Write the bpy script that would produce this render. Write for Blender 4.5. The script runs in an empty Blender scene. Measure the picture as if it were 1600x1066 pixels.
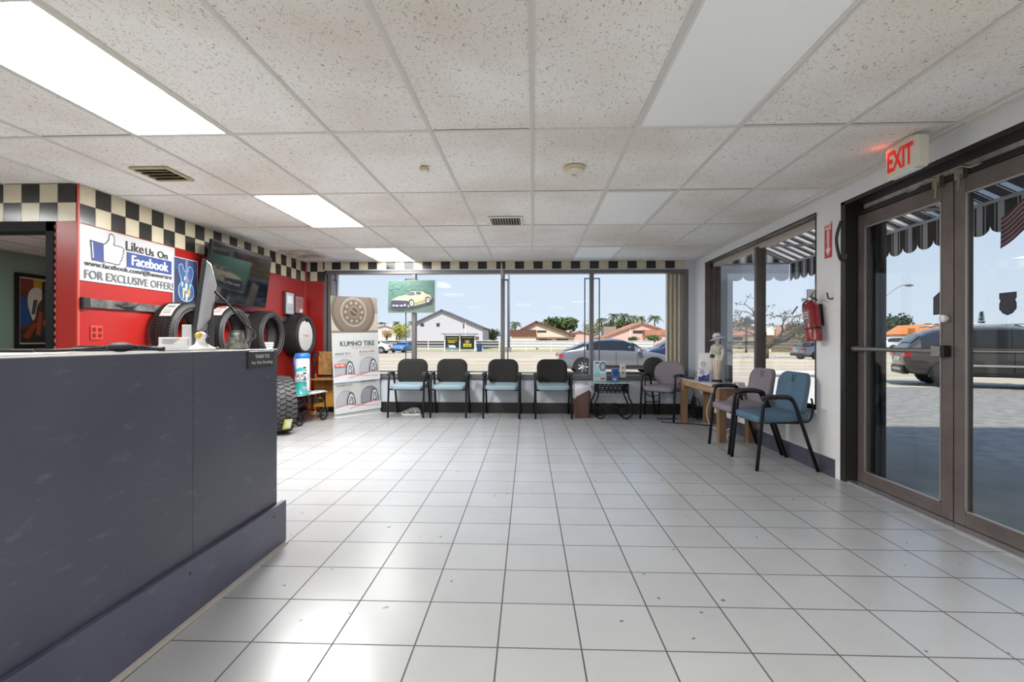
import bpy, bmesh, math, random
from mathutils import Vector, Matrix
R = math.radians
PI = math.pi
random.seed(7)
sc = bpy.context.scene
COL = sc.collection

# ------------------------------------------------------------------ camera
CAMZ = 1.137
YAW, ROLL, FPX = 0.0412, 0.002, 771.9
cam_d = bpy.data.cameras.new('camera'); cam = bpy.data.objects.new('camera', cam_d); COL.objects.link(cam)
cam_d.sensor_fit = 'HORIZONTAL'; cam_d.sensor_width = 36.0; cam_d.lens = FPX / 1600 * 36.0
cam_d.clip_start = 0.02; cam_d.clip_end = 600
_fw = Vector((-math.sin(YAW), math.cos(YAW), 0)); _rt = Vector((math.cos(YAW), math.sin(YAW), 0)); _up = Vector((0, 0, 1))
_r2 = _rt * math.cos(ROLL) + _up * math.sin(ROLL)
_u2 = _up * math.cos(ROLL) - _rt * math.sin(ROLL)
m = Matrix.Identity(4)
for i in range(3):
    m[i][0] = _r2[i]; m[i][1] = _u2[i]; m[i][2] = -_fw[i]
m.translation = (0, 0, CAMZ)
cam.matrix_world = m
sc.camera = cam

# ------------------------------------------------------------------ view, world, sun
sc.view_settings.view_transform = 'Standard'
sc.view_settings.look = 'None'
sc.view_settings.exposure = 1.74
sc.view_settings.gamma = 1.0
sc.view_settings.use_curve_mapping = False
sc.cycles.max_bounces = 10
sc.cycles.diffuse_bounces = 5
sc.cycles.glossy_bounces = 4
sc.cycles.transparent_max_bounces = 16
sc.cycles.sample_clamp_indirect = 6.0
sc.cycles.caustics_reflective = True
sc.cycles.caustics_refractive = False

SUN_DIR = Vector((-0.10, -0.62, 0.90)).normalized()     # towards the sun
SUN_E = 1.65
PANEL_E = 7.5
def build_world():
    w = bpy.data.worlds.new('sky'); sc.world = w; w.use_nodes = True
    nt = w.node_tree; nt.nodes.clear()
    out = nt.nodes.new('ShaderNodeOutputWorld'); bg = nt.nodes.new('ShaderNodeBackground')
    tc = nt.nodes.new('ShaderNodeTexCoord'); sep = nt.nodes.new('ShaderNodeSeparateXYZ')
    ramp = nt.nodes.new('ShaderNodeValToRGB')
    e = ramp.color_ramp.elements
    e[0].position = 0.0; e[0].color = (0.74, 0.82, 0.93, 1)
    e[1].position = 0.9; e[1].color = (0.30, 0.48, 0.84, 1)
    k = e.new(0.12); k.color = (0.68, 0.79, 0.94, 1)
    k = e.new(0.32); k.color = (0.52, 0.69, 0.93, 1)
    nt.links.new(tc.outputs['Generated'], sep.inputs[0]); nt.links.new(sep.outputs['Z'], ramp.inputs[0])
    nt.links.new(ramp.outputs[0], bg.inputs[0]); nt.links.new(bg.outputs[0], out.inputs[0])
    bg.inputs[1].default_value = 0.312
build_world()
sd = bpy.data.lights.new('sun', 'SUN'); so = bpy.data.objects.new('sun', sd); COL.objects.link(so)
sd.energy = SUN_E; sd.angle = R(0.6); sd.color = (1.0, 0.94, 0.84)
so.rotation_euler = SUN_DIR.to_track_quat('Z', 'Y').to_euler(); so.location = (-20, -40, 40)

# ------------------------------------------------------------------ materials
def lin(c):
    c = c / 255.0
    return c / 12.92 if c <= 0.04045 else ((c + 0.055) / 1.055) ** 2.4
def rgb(c): return (lin(c[0]), lin(c[1]), lin(c[2]), 1.0)
MATS = {}
def mat(name, c, rough=0.5, metal=0.0, spec=0.5, noise=0.0, nscale=8.0, bump=0.0, bscale=60.0, emit=0.0, coat=0.0, c2=None, alpha=1.0, stretch=(1, 1, 1), detail=6.0):
    if name in MATS: return MATS[name]
    m = bpy.data.materials.new(name); m.use_nodes = True
    nt = m.node_tree; b = nt.nodes['Principled BSDF']
    b.inputs['Base Color'].default_value = rgb(c); b.inputs['Roughness'].default_value = rough
    b.inputs['Metallic'].default_value = metal; b.inputs['Specular IOR Level'].default_value = spec
    b.inputs['Coat Weight'].default_value = coat; b.inputs['Coat Roughness'].default_value = 0.06
    b.inputs['Alpha'].default_value = alpha
    if emit:
        b.inputs['Emission Color'].default_value = rgb(c); b.inputs['Emission Strength'].default_value = emit
    if noise or bump:
        tc = nt.nodes.new('ShaderNodeTexCoord'); mp = nt.nodes.new('ShaderNodeMapping'); mp.inputs['Scale'].default_value = stretch
        nt.links.new(tc.outputs['Object'], mp.inputs[0])
    if noise:
        n = nt.nodes.new('ShaderNodeTexNoise'); n.inputs['Scale'].default_value = nscale; n.inputs['Detail'].default_value = detail
        rp = nt.nodes.new('ShaderNodeValToRGB')
        a = rgb(c); d = rgb(c2) if c2 else tuple(x * (1 - noise) for x in a[:3]) + (1,)
        rp.color_ramp.elements[0].position = 0.35; rp.color_ramp.elements[0].color = d
        rp.color_ramp.elements[1].position = 0.65; rp.color_ramp.elements[1].color = a
        nt.links.new(mp.outputs[0], n.inputs['Vector']); nt.links.new(n.outputs['Fac'], rp.inputs[0]); nt.links.new(rp.outputs[0], b.inputs['Base Color'])
    if bump:
        n2 = nt.nodes.new('ShaderNodeTexNoise'); n2.inputs['Scale'].default_value = bscale; n2.inputs['Detail'].default_value = 3
        bp = nt.nodes.new('ShaderNodeBump'); bp.inputs['Strength'].default_value = bump; bp.inputs['Distance'].default_value = 0.01
        nt.links.new(mp.outputs[0], n2.inputs['Vector']); nt.links.new(n2.outputs['Fac'], bp.inputs['Height']); nt.links.new(bp.outputs[0], b.inputs['Normal'])
    MATS[name] = m
    return m
def P(r, g, b, rough=0.55, **k):
    return mat('paint_%02x%02x%02x_%d' % (r, g, b, int(rough * 100)), (r, g, b), rough, **k)
def glass_mat(name, tint=(0.96, 0.98, 0.97), ior=1.42):
    if name in MATS: return MATS[name]
    m = bpy.data.materials.new(name); m.use_nodes = True; nt = m.node_tree; nt.nodes.clear()
    o = nt.nodes.new('ShaderNodeOutputMaterial'); t = nt.nodes.new('ShaderNodeBsdfTransparent'); g = nt.nodes.new('ShaderNodeBsdfGlossy')
    x = nt.nodes.new('ShaderNodeMixShader'); ge = nt.nodes.new('ShaderNodeNewGeometry'); f0 = ((ior - 1) / (ior + 1)) ** 2
    def mm(op, p, q):
        n = nt.nodes.new('ShaderNodeMath'); n.operation = op
        for i, v in enumerate((p, q)):
            if v is None: continue
            if isinstance(v, float): n.inputs[i].default_value = v
            else: nt.links.new(v, n.inputs[i])
        return n
    dt = nt.nodes.new('ShaderNodeVectorMath'); dt.operation = 'DOT_PRODUCT'; nt.links.new(ge.outputs['Normal'], dt.inputs[0]); nt.links.new(ge.outputs['Incoming'], dt.inputs[1])
    c = mm('SUBTRACT', 1.0, mm('ABSOLUTE', dt.outputs['Value'], None).outputs[0])
    f = mm('ADD', mm('MULTIPLY', mm('POWER', c.outputs[0], 5.0).outputs[0], 1.0 - f0).outputs[0], f0)
    t.inputs[0].default_value = (*tint, 1); g.inputs['Roughness'].default_value = 0.0
    nt.links.new(f.outputs[0], x.inputs[0]); nt.links.new(t.outputs[0], x.inputs[1]); nt.links.new(g.outputs[0], x.inputs[2]); nt.links.new(x.outputs[0], o.inputs[0])
    MATS[name] = m
    return m
GLASS = glass_mat('window_glass', (.98, .99, .99), 1.10)
GLASS_D = glass_mat('door_glass', (.93, .95, .95), 1.32)
GLASS_T = glass_mat('green_table_glass', (0.80, 0.93, 0.92), 1.5)
CLEAR = glass_mat('clear_plastic', (0.93, 0.95, 0.95), 1.35)

# ------------------------------------------------------------------ mesh builder
class B:
    def __init__(s): s.bm = bmesh.new()
    def face(s, pts, mi=0):
        vs = [s.bm.verts.new(p) for p in pts]
        try:
            f = s.bm.faces.new(vs); f.material_index = mi; return f
        except ValueError: return None
    def box(s, lo, hi, mi=0, M=None):
        x0, y0, z0 = lo; x1, y1, z1 = hi
        c = [Vector(p) for p in ((x0, y0, z0), (x1, y0, z0), (x1, y1, z0), (x0, y1, z0), (x0, y0, z1), (x1, y0, z1), (x1, y1, z1), (x0, y1, z1))]
        if M: c = [M @ p for p in c]
        v = [s.bm.verts.new(p) for p in c]
        for q in ((3, 2, 1, 0), (4, 5, 6, 7), (0, 1, 5, 4), (1, 2, 6, 5), (2, 3, 7, 6), (3, 0, 4, 7)):
            s.bm.faces.new([v[i] for i in q]).material_index = mi
        return s
    def rings(s, rings, mi=0, caps=True, closed=False):
        vr = [[s.bm.verts.new(p) for p in r] for r in rings]
        n = len(vr[0])
        rng = range(len(vr)) if closed else range(len(vr) - 1)
        for i in rng:
            a, b = vr[i], vr[(i + 1) % len(vr)]
            for k in range(n):
                s.bm.faces.new((a[k], a[(k + 1) % n], b[(k + 1) % n], b[k])).material_index = mi
        if caps and not closed:
            s.bm.faces.new(vr[0][::-1]).material_index = mi; s.bm.faces.new(vr[-1]).material_index = mi
        return s
    def tube(s, pts, r, seg=10, mi=0, closed=False, sq=None, caps=True):
        pts = [Vector(p) for p in pts]; n = len(pts); rs = r if isinstance(r, (list, tuple)) else [r] * n
        rings = []; up = None
        for i, p in enumerate(pts):
            a = pts[i - 1] if (i or closed) else p; b = pts[(i + 1) % n] if (i < n - 1 or closed) else p
            d = (b - a).normalized() if (b - a).length > 1e-9 else Vector((0, 0, 1))
            if up is None:
                up = Vector((0, 0, 1)) if abs(d.z) < 0.9 else Vector((0, 1, 0))
            u = (up - d * up.dot(d))
            if u.length < 1e-4: u = d.orthogonal()
            u.normalize(); up = u; w = d.cross(u)
            kx, ky = sq if sq else (1, 1)
            rings.append([p + (w * math.cos(2 * PI * k / seg) * kx + u * math.sin(2 * PI * k / seg) * ky) * rs[i] for k in range(seg)])
        return s.rings(rings, mi, caps, closed)
    def cyl(s, p0, p1, r0, r1=None, seg=24, mi=0):
        return s.tube([p0, p1], [r0, r0 if r1 is None else r1], seg, mi)
    def lathe(s, prof, c=(0, 0, 0), axis='z', seg=32, mi=0, caps=True, sx=1, sy=1):
        c = Vector(c); rings = []
        for r, h in prof:
            ring = []
            for k in range(seg):
                a = 2 * PI * k / seg; x, y = math.cos(a) * max(r, 1e-4) * sx, math.sin(a) * max(r, 1e-4) * sy
                ring.append(c + (Vector((x, y, h)) if axis == 'z' else Vector((h, x, y)) if axis == 'x' else Vector((y, h, x))))
            rings.append(ring)
        return s.rings(rings, mi, caps)
    def sphere(s, c, r, mi=0, sc=(1, 1, 1), seg=16):
        n = seg // 2
        return s.rings([[Vector(c) + Vector((math.cos(2 * PI * k / seg) * math.sin(t) * r * sc[0], math.sin(2 * PI * k / seg) * math.sin(t) * r * sc[1], -math.cos(t) * r * sc[2])) for k in range(seg)]
                        for t in [max(0.02, min(PI - 0.02, PI * i / n)) for i in range(n + 1)]], mi)
    def prism(s, poly, d0, d1, plane='xz', mi=0):
        f = {'xz': lambda a, b, d: (a, d, b), 'xy': lambda a, b, d: (a, b, d), 'yz': lambda a, b, d: (d, a, b)}[plane]
        return s.rings([[Vector(f(a, b, d)) for a, b in poly] for d in (d0, d1)], mi)
    def xform(s, M):
        bmesh.ops.transform(s.bm, matrix=M, verts=s.bm.verts); return s
    def mesh(s, name, mats):
        bmesh.ops.recalc_face_normals(s.bm, faces=s.bm.faces)
        me = bpy.data.meshes.new(name); s.bm.to_mesh(me); s.bm.free()
        for m in (mats if isinstance(mats, (list, tuple)) else [mats]): me.materials.append(m)
        return me
    def build(s, name, mats, parent=None, smooth=False, bevel=0, bseg=2, sub=0, loc=None, rot=None, flat=None):
        me = s.mesh(name, mats); o = bpy.data.objects.new(name, me); COL.objects.link(o)
        if parent: o.parent = parent
        if loc: o.location = loc
        if rot: o.rotation_euler = rot
        if bevel:
            md = o.modifiers.new('bevel', 'BEVEL'); md.width = bevel; md.segments = bseg; md.limit_method = 'ANGLE'; md.angle_limit = R(40)
        if sub:
            md = o.modifiers.new('subd', 'SUBSURF'); md.levels = sub; md.render_levels = sub
        if smooth:
            for p in me.polygons: p.use_smooth = True
            if smooth != 'all':
                try: me.set_sharp_from_angle(angle=R(38))
                except Exception: pass
        return o
def tag(o, label=None, cat=None, group=None, kind=None):
    if label: o['label'] = label
    if cat: o['category'] = cat
    if group: o['group'] = group
    if kind: o['kind'] = kind
    return o
def thing(name, label, cat, loc=(0, 0, 0), rz=0.0, group=None):
    o = bpy.data.objects.new(name, None); COL.objects.link(o); o.location = loc; o.rotation_euler = (0, 0, rz); o.empty_display_size = 0.1
    return tag(o, label, cat, group)
def copy_tree(o, label=None, loc=None, rz=None, parent=None):
    kids = [c for c in o.children]
    c = o.copy(); COL.objects.link(c)
    if parent: c.parent = parent
    if label: c['label'] = label
    if loc: c.location = loc
    if rz is not None: c.rotation_euler = (0, 0, rz)
    for k in kids: copy_tree(k, parent=c)
    return c
def text_mesh(b, s, w, h, cx, cz, y=-0.002, mi=0, bold=0.0, shear=0.0, M=None):
    """flat lettering fitted into a w x h box centred at (cx, cz), facing -Y, added to builder b"""
    cu = bpy.data.curves.new('t', 'FONT'); cu.body = s; cu.size = 1.0; cu.offset = bold; cu.shear = shear; cu.fill_mode = 'FRONT'; cu.resolution_u = 3
    o = bpy.data.objects.new('t', cu); COL.objects.link(o)
    bpy.context.view_layer.update()
    me = bpy.data.meshes.new_from_object(o.evaluated_get(bpy.context.evaluated_depsgraph_get()))
    bpy.data.objects.remove(o); bpy.data.curves.remove(cu)
    xs = [v.co.x for v in me.vertices]; ys = [v.co.y for v in me.vertices]
    x0, x1, y0, y1 = min(xs), max(xs), min(ys), max(ys)
    kx, ky = w / max(x1 - x0, 1e-6), h / max(y1 - y0, 1e-6)
    vs = []
    for v in me.vertices:
        p = Vector((cx + (v.co.x - (x0 + x1) / 2) * kx, y, cz + (v.co.y - (y0 + y1) / 2) * ky))
        vs.append(b.bm.verts.new(M @ p if M else p))
    for f in me.polygons:
        try: b.bm.faces.new([vs[i] for i in f.vertices]).material_index = mi
        except ValueError: pass
    bpy.data.meshes.remove(me)
    return b
class Art:
    """flat printed artwork on a panel facing -Y; shapes in 0..1 panel coordinates, stacked in thin ink layers"""
    def __init__(s, w, h, y=-0.001, step=0.0003): s.w, s.h, s.y, s.step, s.b, s.m, s.l = w, h, y, step, B(), [], 0
    def mi(s, c):
        k = P(*c, rough=0.6) if isinstance(c, tuple) else c
        if k not in s.m: s.m.append(k)
        return s.m.index(k)
    def pt(s, u, v): return Vector(((u - 0.5) * s.w, s.y - s.l * s.step, (v - 0.5) * s.h))
    def poly(s, pts, c): s.l += 1; s.b.face([s.pt(*p) for p in pts], s.mi(c)); return s
    def rect(s, u0, v0, u1, v1, c): return s.poly([(u0, v0), (u1, v0), (u1, v1), (u0, v1)], c)
    def ell(s, u, v, ru, rv, c, a0=0, a1=360, n=28): return s.poly([(u + ru * math.cos(R(a0 + (a1 - a0) * k / n)), v + rv * math.sin(R(a0 + (a1 - a0) * k / n))) for k in range(n + (0 if a1 - a0 >= 360 else 1))], c)
    def line(s, pts, t, c):
        s.l += 1; q = [Vector((u * s.w, v * s.h)) for u, v in pts]; mi = s.mi(c)
        for i in range(len(q) - 1):
            d = (q[i + 1] - q[i])
            if d.length < 1e-6: continue
            d.normalize(); n = Vector((-d.y, d.x)) * t / 2; e = d * t * 0.3
            s.b.face([Vector((p.x - s.w / 2, s.y - s.l * s.step, p.y - s.h / 2)) for p in (q[i] - n - e, q[i + 1] - n + e, q[i + 1] + n + e, q[i] + n - e)], mi)
        return s
    def ring(s, u, v, ru, rv, t, c, a0=0, a1=360, n=36): return s.line([(u + ru * math.cos(R(a0 + (a1 - a0) * k / n)), v + rv * math.sin(R(a0 + (a1 - a0) * k / n))) for k in range(n + 1)], t, c)
    def text(s, t, u, v, wu, hv, c, bold=0.0, shear=0.0):
        s.l += 1; text_mesh(s.b, t, wu * s.w, hv * s.h, (u - 0.5) * s.w, (v - 0.5) * s.h, s.y - s.l * s.step, s.mi(c), bold, shear); return s
    def build(s, name, parent, **k):
        bm = s.b.bm
        me = bpy.data.meshes.new(name); bm.to_mesh(me); bm.free()
        for q in s.m: me.materials.append(q)
        o = bpy.data.objects.new(name, me); COL.objects.link(o); o.parent = parent
        if k.get('loc'): o.location = k['loc']
        if k.get('rot'): o.rotation_euler = k['rot']
        return o
def struct(b, name, m, **k):
    o = b.build(name, m, **k); return tag(o, kind='structure')
def arc(cx, cy, r, a0, a1, n): return [(cx + r * math.cos(R(a0 + (a1 - a0) * i / n)), cy + r * math.sin(R(a0 + (a1 - a0) * i / n))) for i in range(n + 1)]
def rrect(w, h, r, n=5, cx=0, cy=0):
    p = []
    for sx, sy, a in ((1, 1, 0), (-1, 1, 90), (-1, -1, 180), (1, -1, 270)): p += arc(cx + sx * (w / 2 - r), cy + sy * (h / 2 - r), r, a, a + 90, n)
    return p
def smooth_path(pts, n=6):
    P_ = [Vector(p) for p in pts]; out = []
    for i in range(len(P_) - 1):
        p0 = P_[max(i - 1, 0)]; p1 = P_[i]; p2 = P_[i + 1]; p3 = P_[min(i + 2, len(P_) - 1)]
        for k in range(n):
            t = k / n
            out.append(0.5 * ((2 * p1) + (p2 - p0) * t + (2 * p0 - 5 * p1 + 4 * p2 - p3) * t * t + (3 * p1 - p0 - 3 * p2 + p3) * t ** 3))
    return out + [P_[-1]]
def at(u, v, Y):
    """place point: where the sight line through photo pixel (u, v) meets the vertical plane y = Y"""
    a, b = u - 800, v - 533
    x = a * math.cos(ROLL) + b * math.sin(ROLL); y = -a * math.sin(ROLL) + b * math.cos(ROLL)
    d = _fw + _rt * (x / FPX) - _up * (y / FPX)
    return Vector((0, 0, CAMZ)) + d * (Y / d.y)

# ------------------------------------------------------------------ room dimensions (metres)
XR, XL, YB, ZC, YF, XS, YR = 2.53, -3.65, 7.79, 2.393, 3.82, -7.4, -4.6
BRONZE = mat('bronze_aluminium', (112, 102, 98), 0.42, 0.3, noise=0.25, nscale=5)
BRONZE_D = mat('dark_bronze', (44, 40, 38), 0.42, 0.25)
ALU = mat('grey_aluminium', (112, 108, 108), 0.4, 0.3)
WHITE_W = mat('white_wall_paint', (228, 229, 230), 0.6, bump=0.05, bscale=40)
RED_W = mat('red_wall_paint', (150, 32, 28), 0.30, bump=0.04, bscale=30)
CREAM = mat('cream_tile', (205, 194, 168), 0.25, noise=0.08, nscale=9)
BLACKT = mat('black_tile', (40, 38, 36), 0.2)
GROUT = mat('wall_grout', (150, 140, 122), 0.8)
BLACK = mat('black_plastic', (24, 24, 25), 0.4)
BLACKM = mat('black_metal', (30, 30, 33), 0.38, 0.4)

def floor_material():
    m = bpy.data.materials.new('grey_ceramic_floor_tile'); m.use_nodes = True; nt = m.node_tree; L = nt.links
    b = nt.nodes['Principled BSDF']
    def math_(op, a, c=None):
        n = nt.nodes.new('ShaderNodeMath'); n.operation = op
        for i, q in enumerate((a, c)):
            if q is None: continue
            if isinstance(q, (int, float)): n.inputs[i].default_value = q
            else: L.new(q, n.inputs[i])
        return n.outputs[0]
    tc = nt.nodes.new('ShaderNodeTexCoord'); sp = nt.nodes.new('ShaderNodeSeparateXYZ'); L.new(tc.outputs['Object'], sp.inputs[0])
    T = 0.31
    fx = math_('DIVIDE', sp.outputs[0], T); fy = math_('DIVIDE', sp.outputs[1], T)
    cx, cy = math_('FLOOR', fx), math_('FLOOR', fy)
    dx = math_('ABSOLUTE', math_('SUBTRACT', math_('SUBTRACT', fx, cx), 0.5)); dy = math_('ABSOLUTE', math_('SUBTRACT', math_('SUBTRACT', fy, cy), 0.5))
    edge = math_('MAXIMUM', dx, dy)
    g = math_('GREATER_THAN', edge, 0.5 - 0.0030 / T)
    cmb = nt.nodes.new('ShaderNodeCombineXYZ'); L.new(cx, cmb.inputs[0]); L.new(cy, cmb.inputs[1])
    wn = nt.nodes.new('ShaderNodeTexWhiteNoise'); wn.noise_dimensions = '2D'; L.new(cmb.outputs[0], wn.inputs['Vector'])
    n = nt.nodes.new('ShaderNodeTexNoise'); n.inputs['Scale'].default_value = 2.2; n.inputs['Detail'].default_value = 5; L.new(tc.outputs['Object'], n.inputs['Vector'])
    sp2 = nt.nodes.new('ShaderNodeTexNoise'); sp2.inputs['Scale'].default_value = 17; sp2.inputs['Detail'].default_value = 1; L.new(tc.outputs['Object'], sp2.inputs['Vector'])
    mixv = math_('ADD', math_('MULTIPLY', wn.outputs['Value'], 0.10), math_('MULTIPLY', n.outputs['Fac'], 0.35))
    rp = nt.nodes.new('ShaderNodeValToRGB'); rp.color_ramp.elements[0].position = 0.05; rp.color_ramp.elements[1].position = 0.42
    rp.color_ramp.elements[0].color = rgb((158, 158, 159)); rp.color_ramp.elements[1].color = rgb((174, 175, 176)); L.new(mixv, rp.inputs[0])
    speck = math_('GREATER_THAN', sp2.outputs['Fac'], 0.775)
    m1 = nt.nodes.new('ShaderNodeMix'); m1.data_type = 'RGBA'; L.new(speck, m1.inputs[0]); L.new(rp.outputs[0], m1.inputs[6]); m1.inputs[7].default_value = rgb((110, 108, 106))
    m2 = nt.nodes.new('ShaderNodeMix'); m2.data_type = 'RGBA'; L.new(g, m2.inputs[0]); L.new(m1.outputs[2], m2.inputs[6]); m2.inputs[7].default_value = rgb((72, 70, 70))
    L.new(m2.outputs[2], b.inputs['Base Color'])
    rr = 0.27; r2 = math_('ADD', rr, math_('MULTIPLY', g, 0.5)); L.new(r2, b.inputs['Roughness'])
    b.inputs['Specular IOR Level'].default_value = 0.45
    bp = nt.nodes.new('ShaderNodeBump'); bp.inputs['Strength'].default_value = 0.5; bp.inputs['Distance'].default_value = 0.002
    L.new(math_('SUBTRACT', 1.0, g), bp.inputs['Height']); L.new(bp.outputs[0], b.inputs['Normal'])
    return m
def ceiling_material():
    m = bpy.data.materials.new('fissured_ceiling_tile'); m.use_nodes = True; nt = m.node_tree; L = nt.links; b = nt.nodes['Principled BSDF']
    b.inputs['Roughness'].default_value = 0.9; b.inputs['Specular IOR Level'].default_value = 0.1
    tc = nt.nodes.new('ShaderNodeTexCoord')
    mp = nt.nodes.new('ShaderNodeMapping'); mp.inputs['Scale'].default_value = (95, 60, 1); L.new(tc.outputs['Object'], mp.inputs[0])
    n = nt.nodes.new('ShaderNodeTexNoise'); n.inputs['Scale'].default_value = 1.0; n.inputs['Detail'].default_value = 2.5; n.inputs['Distortion'].default_value = 1.3; L.new(mp.outputs[0], n.inputs['Vector'])
    rp = nt.nodes.new('ShaderNodeValToRGB'); e = rp.color_ramp.elements
    e[0].position = 0.33; e[0].color = rgb((168, 162, 154)); e[1].position = 0.39; e[1].color = rgb((246, 243, 238)); L.new(n.outputs['Fac'], rp.inputs[0])
    n2 = nt.nodes.new('ShaderNodeTexNoise'); n2.inputs['Scale'].default_value = 0.9; n2.inputs['Detail'].default_value = 3; L.new(tc.outputs['Object'], n2.inputs['Vector'])
    rp2 = nt.nodes.new('ShaderNodeValToRGB'); rp2.color_ramp.elements[0].color = rgb((232, 226, 218)); rp2.color_ramp.elements[1].color = (1, 1, 1, 1)
    rp2.color_ramp.elements[0].position = 0.3; rp2.color_ramp.elements[1].position = 0.6; L.new(n2.outputs['Fac'], rp2.inputs[0])
    mx = nt.nodes.new('ShaderNodeMix'); mx.data_type = 'RGBA'; mx.blend_type = 'MULTIPLY'; mx.inputs[0].default_value = 1.0
    L.new(rp.outputs[0], mx.inputs[6]); L.new(rp2.outputs[0], mx.inputs[7]); L.new(mx.outputs[2], b.inputs['Base Color'])
    return m
CEIL_M = ceiling_material()
TBAR = mat('white_ceiling_tee', (214, 211, 204), 0.5)

# ---- floor: tile grid turned a hair against the walls
b = B(); FR = 0.0087
pts = [(XS - .3, YR - .3), (XR + .25, YR - .3), (XR + .25, YB + .2), (XS - .3, YB + .2)]
ox, oy = -0.1107, 1.8289
ca, sa = math.cos(-FR), math.sin(-FR)
loc = [((x * ca - y * sa) - ox, (x * sa + y * ca) - oy) for x, y in pts]
b.rings([[Vector((x, y, z)) for x, y in loc] for z in (-0.12, 0.0)])
fo = struct(b, 'floor', floor_material())
fo.location = (ox * math.cos(FR) - oy * math.sin(FR), ox * math.sin(FR) + oy * math.cos(FR), 0); fo.rotation_euler = (0, 0, FR)

# ---- ceiling: tiles and the white tee grid (2 ft x 4 ft)
CX0, CY0, CW, CD = -0.004, 2.945, 0.6096, 1.2192
b = B(); b.box((XS - .3, YR - .3, ZC + 0.006), (XR + .25, YB + .2, ZC + 0.08)); struct(b, 'ceiling', CEIL_M)
b = B(); b.box((XS - .3, YR - .3, ZC + 0.35), (XR + .25, YB + .3, ZC + 0.75)); struct(b, 'roof', mat('roof_white', (170, 168, 165), .8))
b = B(); t = 0.012
for i in range(-12, 5):
    x = CX0 + CW * i
    if x > XR - .02 or x < XS: continue
    y1 = YB if x > XL else YF + 6
    b.box((x - t, YR, ZC), (x + t, YB, ZC + .007))
    b.box((x - t * .35, YR, ZC - .002), (x + t * .35, YB, ZC))
for j in range(-5, 4):
    y = CY0 + CD * j
    b.box((XS, y - t, ZC + .0008), (XR, y + t, ZC + .0068))
b.box((XR - .045, YR, ZC - .004), (XR, YB, ZC + .0062)); b.box((XL, YF, ZC + .0005), (XL + .025, YB, ZC + .0062)); b.box((XL, YB - .025, ZC + .0003), (XR, YB, ZC + .0062))
struct(b, 'trim_1', TBAR)
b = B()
for i in range(-12, 5):                      # dark strips painting the shadow gaps of ill-seated tiles along the tees
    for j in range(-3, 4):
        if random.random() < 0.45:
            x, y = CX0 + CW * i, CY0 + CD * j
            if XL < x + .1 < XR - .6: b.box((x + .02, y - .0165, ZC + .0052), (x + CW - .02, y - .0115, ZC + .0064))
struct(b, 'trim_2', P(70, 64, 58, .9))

# ---- walls
def wall(name, m, boxes):
    b = B()
    for lo, hi in boxes: b.box(lo, hi)
    return struct(b, name, m)
WT = 0.22
WY0, WY1, WZ0, WZ1 = 4.52, 7.37, 0.525, 2.285          # right-hand window
DY0, DY1, DZ1 = 2.235, 4.17, 2.278                      # entrance door opening
wall('wall_right', WHITE_W, [((XR, WY1, 0), (XR + WT, YB + .2, ZC + .4)), ((XR, WY0, 0), (XR + WT, WY1, WZ0)), ((XR, WY0, WZ1), (XR + WT, WY1, ZC + .4)),
                             ((XR, DY1, 0), (XR + WT, WY0, ZC + .4)), ((XR, DY0, DZ1), (XR + WT, DY1, ZC + .4)), ((XR, YR - .2, 0), (XR + WT, DY0, ZC + .4))])
BX0, BX1, BZ0, BZ1 = -3.36, 2.425, 0.555, 2.262         # back window band
b = B()
b.box((XL - .2, YB, 0), (BX0, YB + .2, ZC + .4), 1)
b.box((BX0, YB, 0), (XR, YB + .2, BZ0), 0); b.box((BX0, YB, BZ1), (XR, YB + .2, ZC + .4), 0); b.box((BX1, YB, BZ0), (XR, YB + .2, BZ1), 0)
struct(b, 'wall_back', [mat('pale_lower_wall_paint', (196, 203, 212), 0.5), RED_W])
wall('wall_left', RED_W, [((XL - .15, YF, 0), (XL, YB, ZC + .4))])
ox0 = -3.908
wall('wall_front', RED_W, [((-3.842, YF, 0), (XL - .15, YF + .12, ZC + .4)), ((-5.1, YF, 2.09), (-3.842, YF + .12, ZC + .4)), ((XS, YF, 0), (-5.1, YF + .12, ZC + .4))])
wall('wall_side', mat('sage_wall_paint', (140, 174, 158), 0.6), [((XS - .2, YR - .2, 0), (XS, YB + .2, ZC + .4))])
wall('wall_side_room', mat('sage_wall_paint', (140, 174, 158), 0.6), [((XS, YB, 0), (XL - .2, YB + .2, ZC + .4))])
wall('wall_rear', WHITE_W, [((XS - .2, YR - .2, 0), (XR + WT, YR, ZC + .4))])

# ---- chequered tile bands
def checks(name, o, du, n, tw, th, rows, first, partial=0.0, rowh=None):
    """tiles laid from o along unit vector du; rows go down from the ceiling; normal faces the room"""
    b = B(); du = Vector(du); nz = Vector((du.y, -du.x, 0)); g = 0.0012
    for r in range(rows):
        z1 = ZC - r * th; z0 = z1 - (rowh or th)
        x = 0.0
        for k in range(n):
            w = tw if not (k == 0 and partial) else partial
            p = Vector(o) + du * (x + g); q = Vector(o) + du * (x + w - g); x += w
            mi = (k + r + first) % 2
            f = nz * 0.006
            b.rings([[Vector((p.x, p.y, z0 + g)), Vector((q.x, q.y, z0 + g)), Vector((q.x, q.y, z1 - g)), Vector((p.x, p.y, z1 - g))],
                     [Vector((p.x, p.y, z0 + g)) + f, Vector((q.x, q.y, z0 + g)) + f, Vector((q.x, q.y, z1 - g)) + f, Vector((p.x, p.y, z1 - g)) + f]], mi)
    return struct(b, name, [CREAM, BLACKT])
checks('trim_3', (XL, YF + .004, 0), (0, 1, 0), 26, 0.1523, 0.1535, 2, 0)
checks('trim_4', (XL - 0.01 - 0.152 * 24, YF, 0), (1, 0, 0), 24, 0.152, 0.1505, 2, 0)
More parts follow.
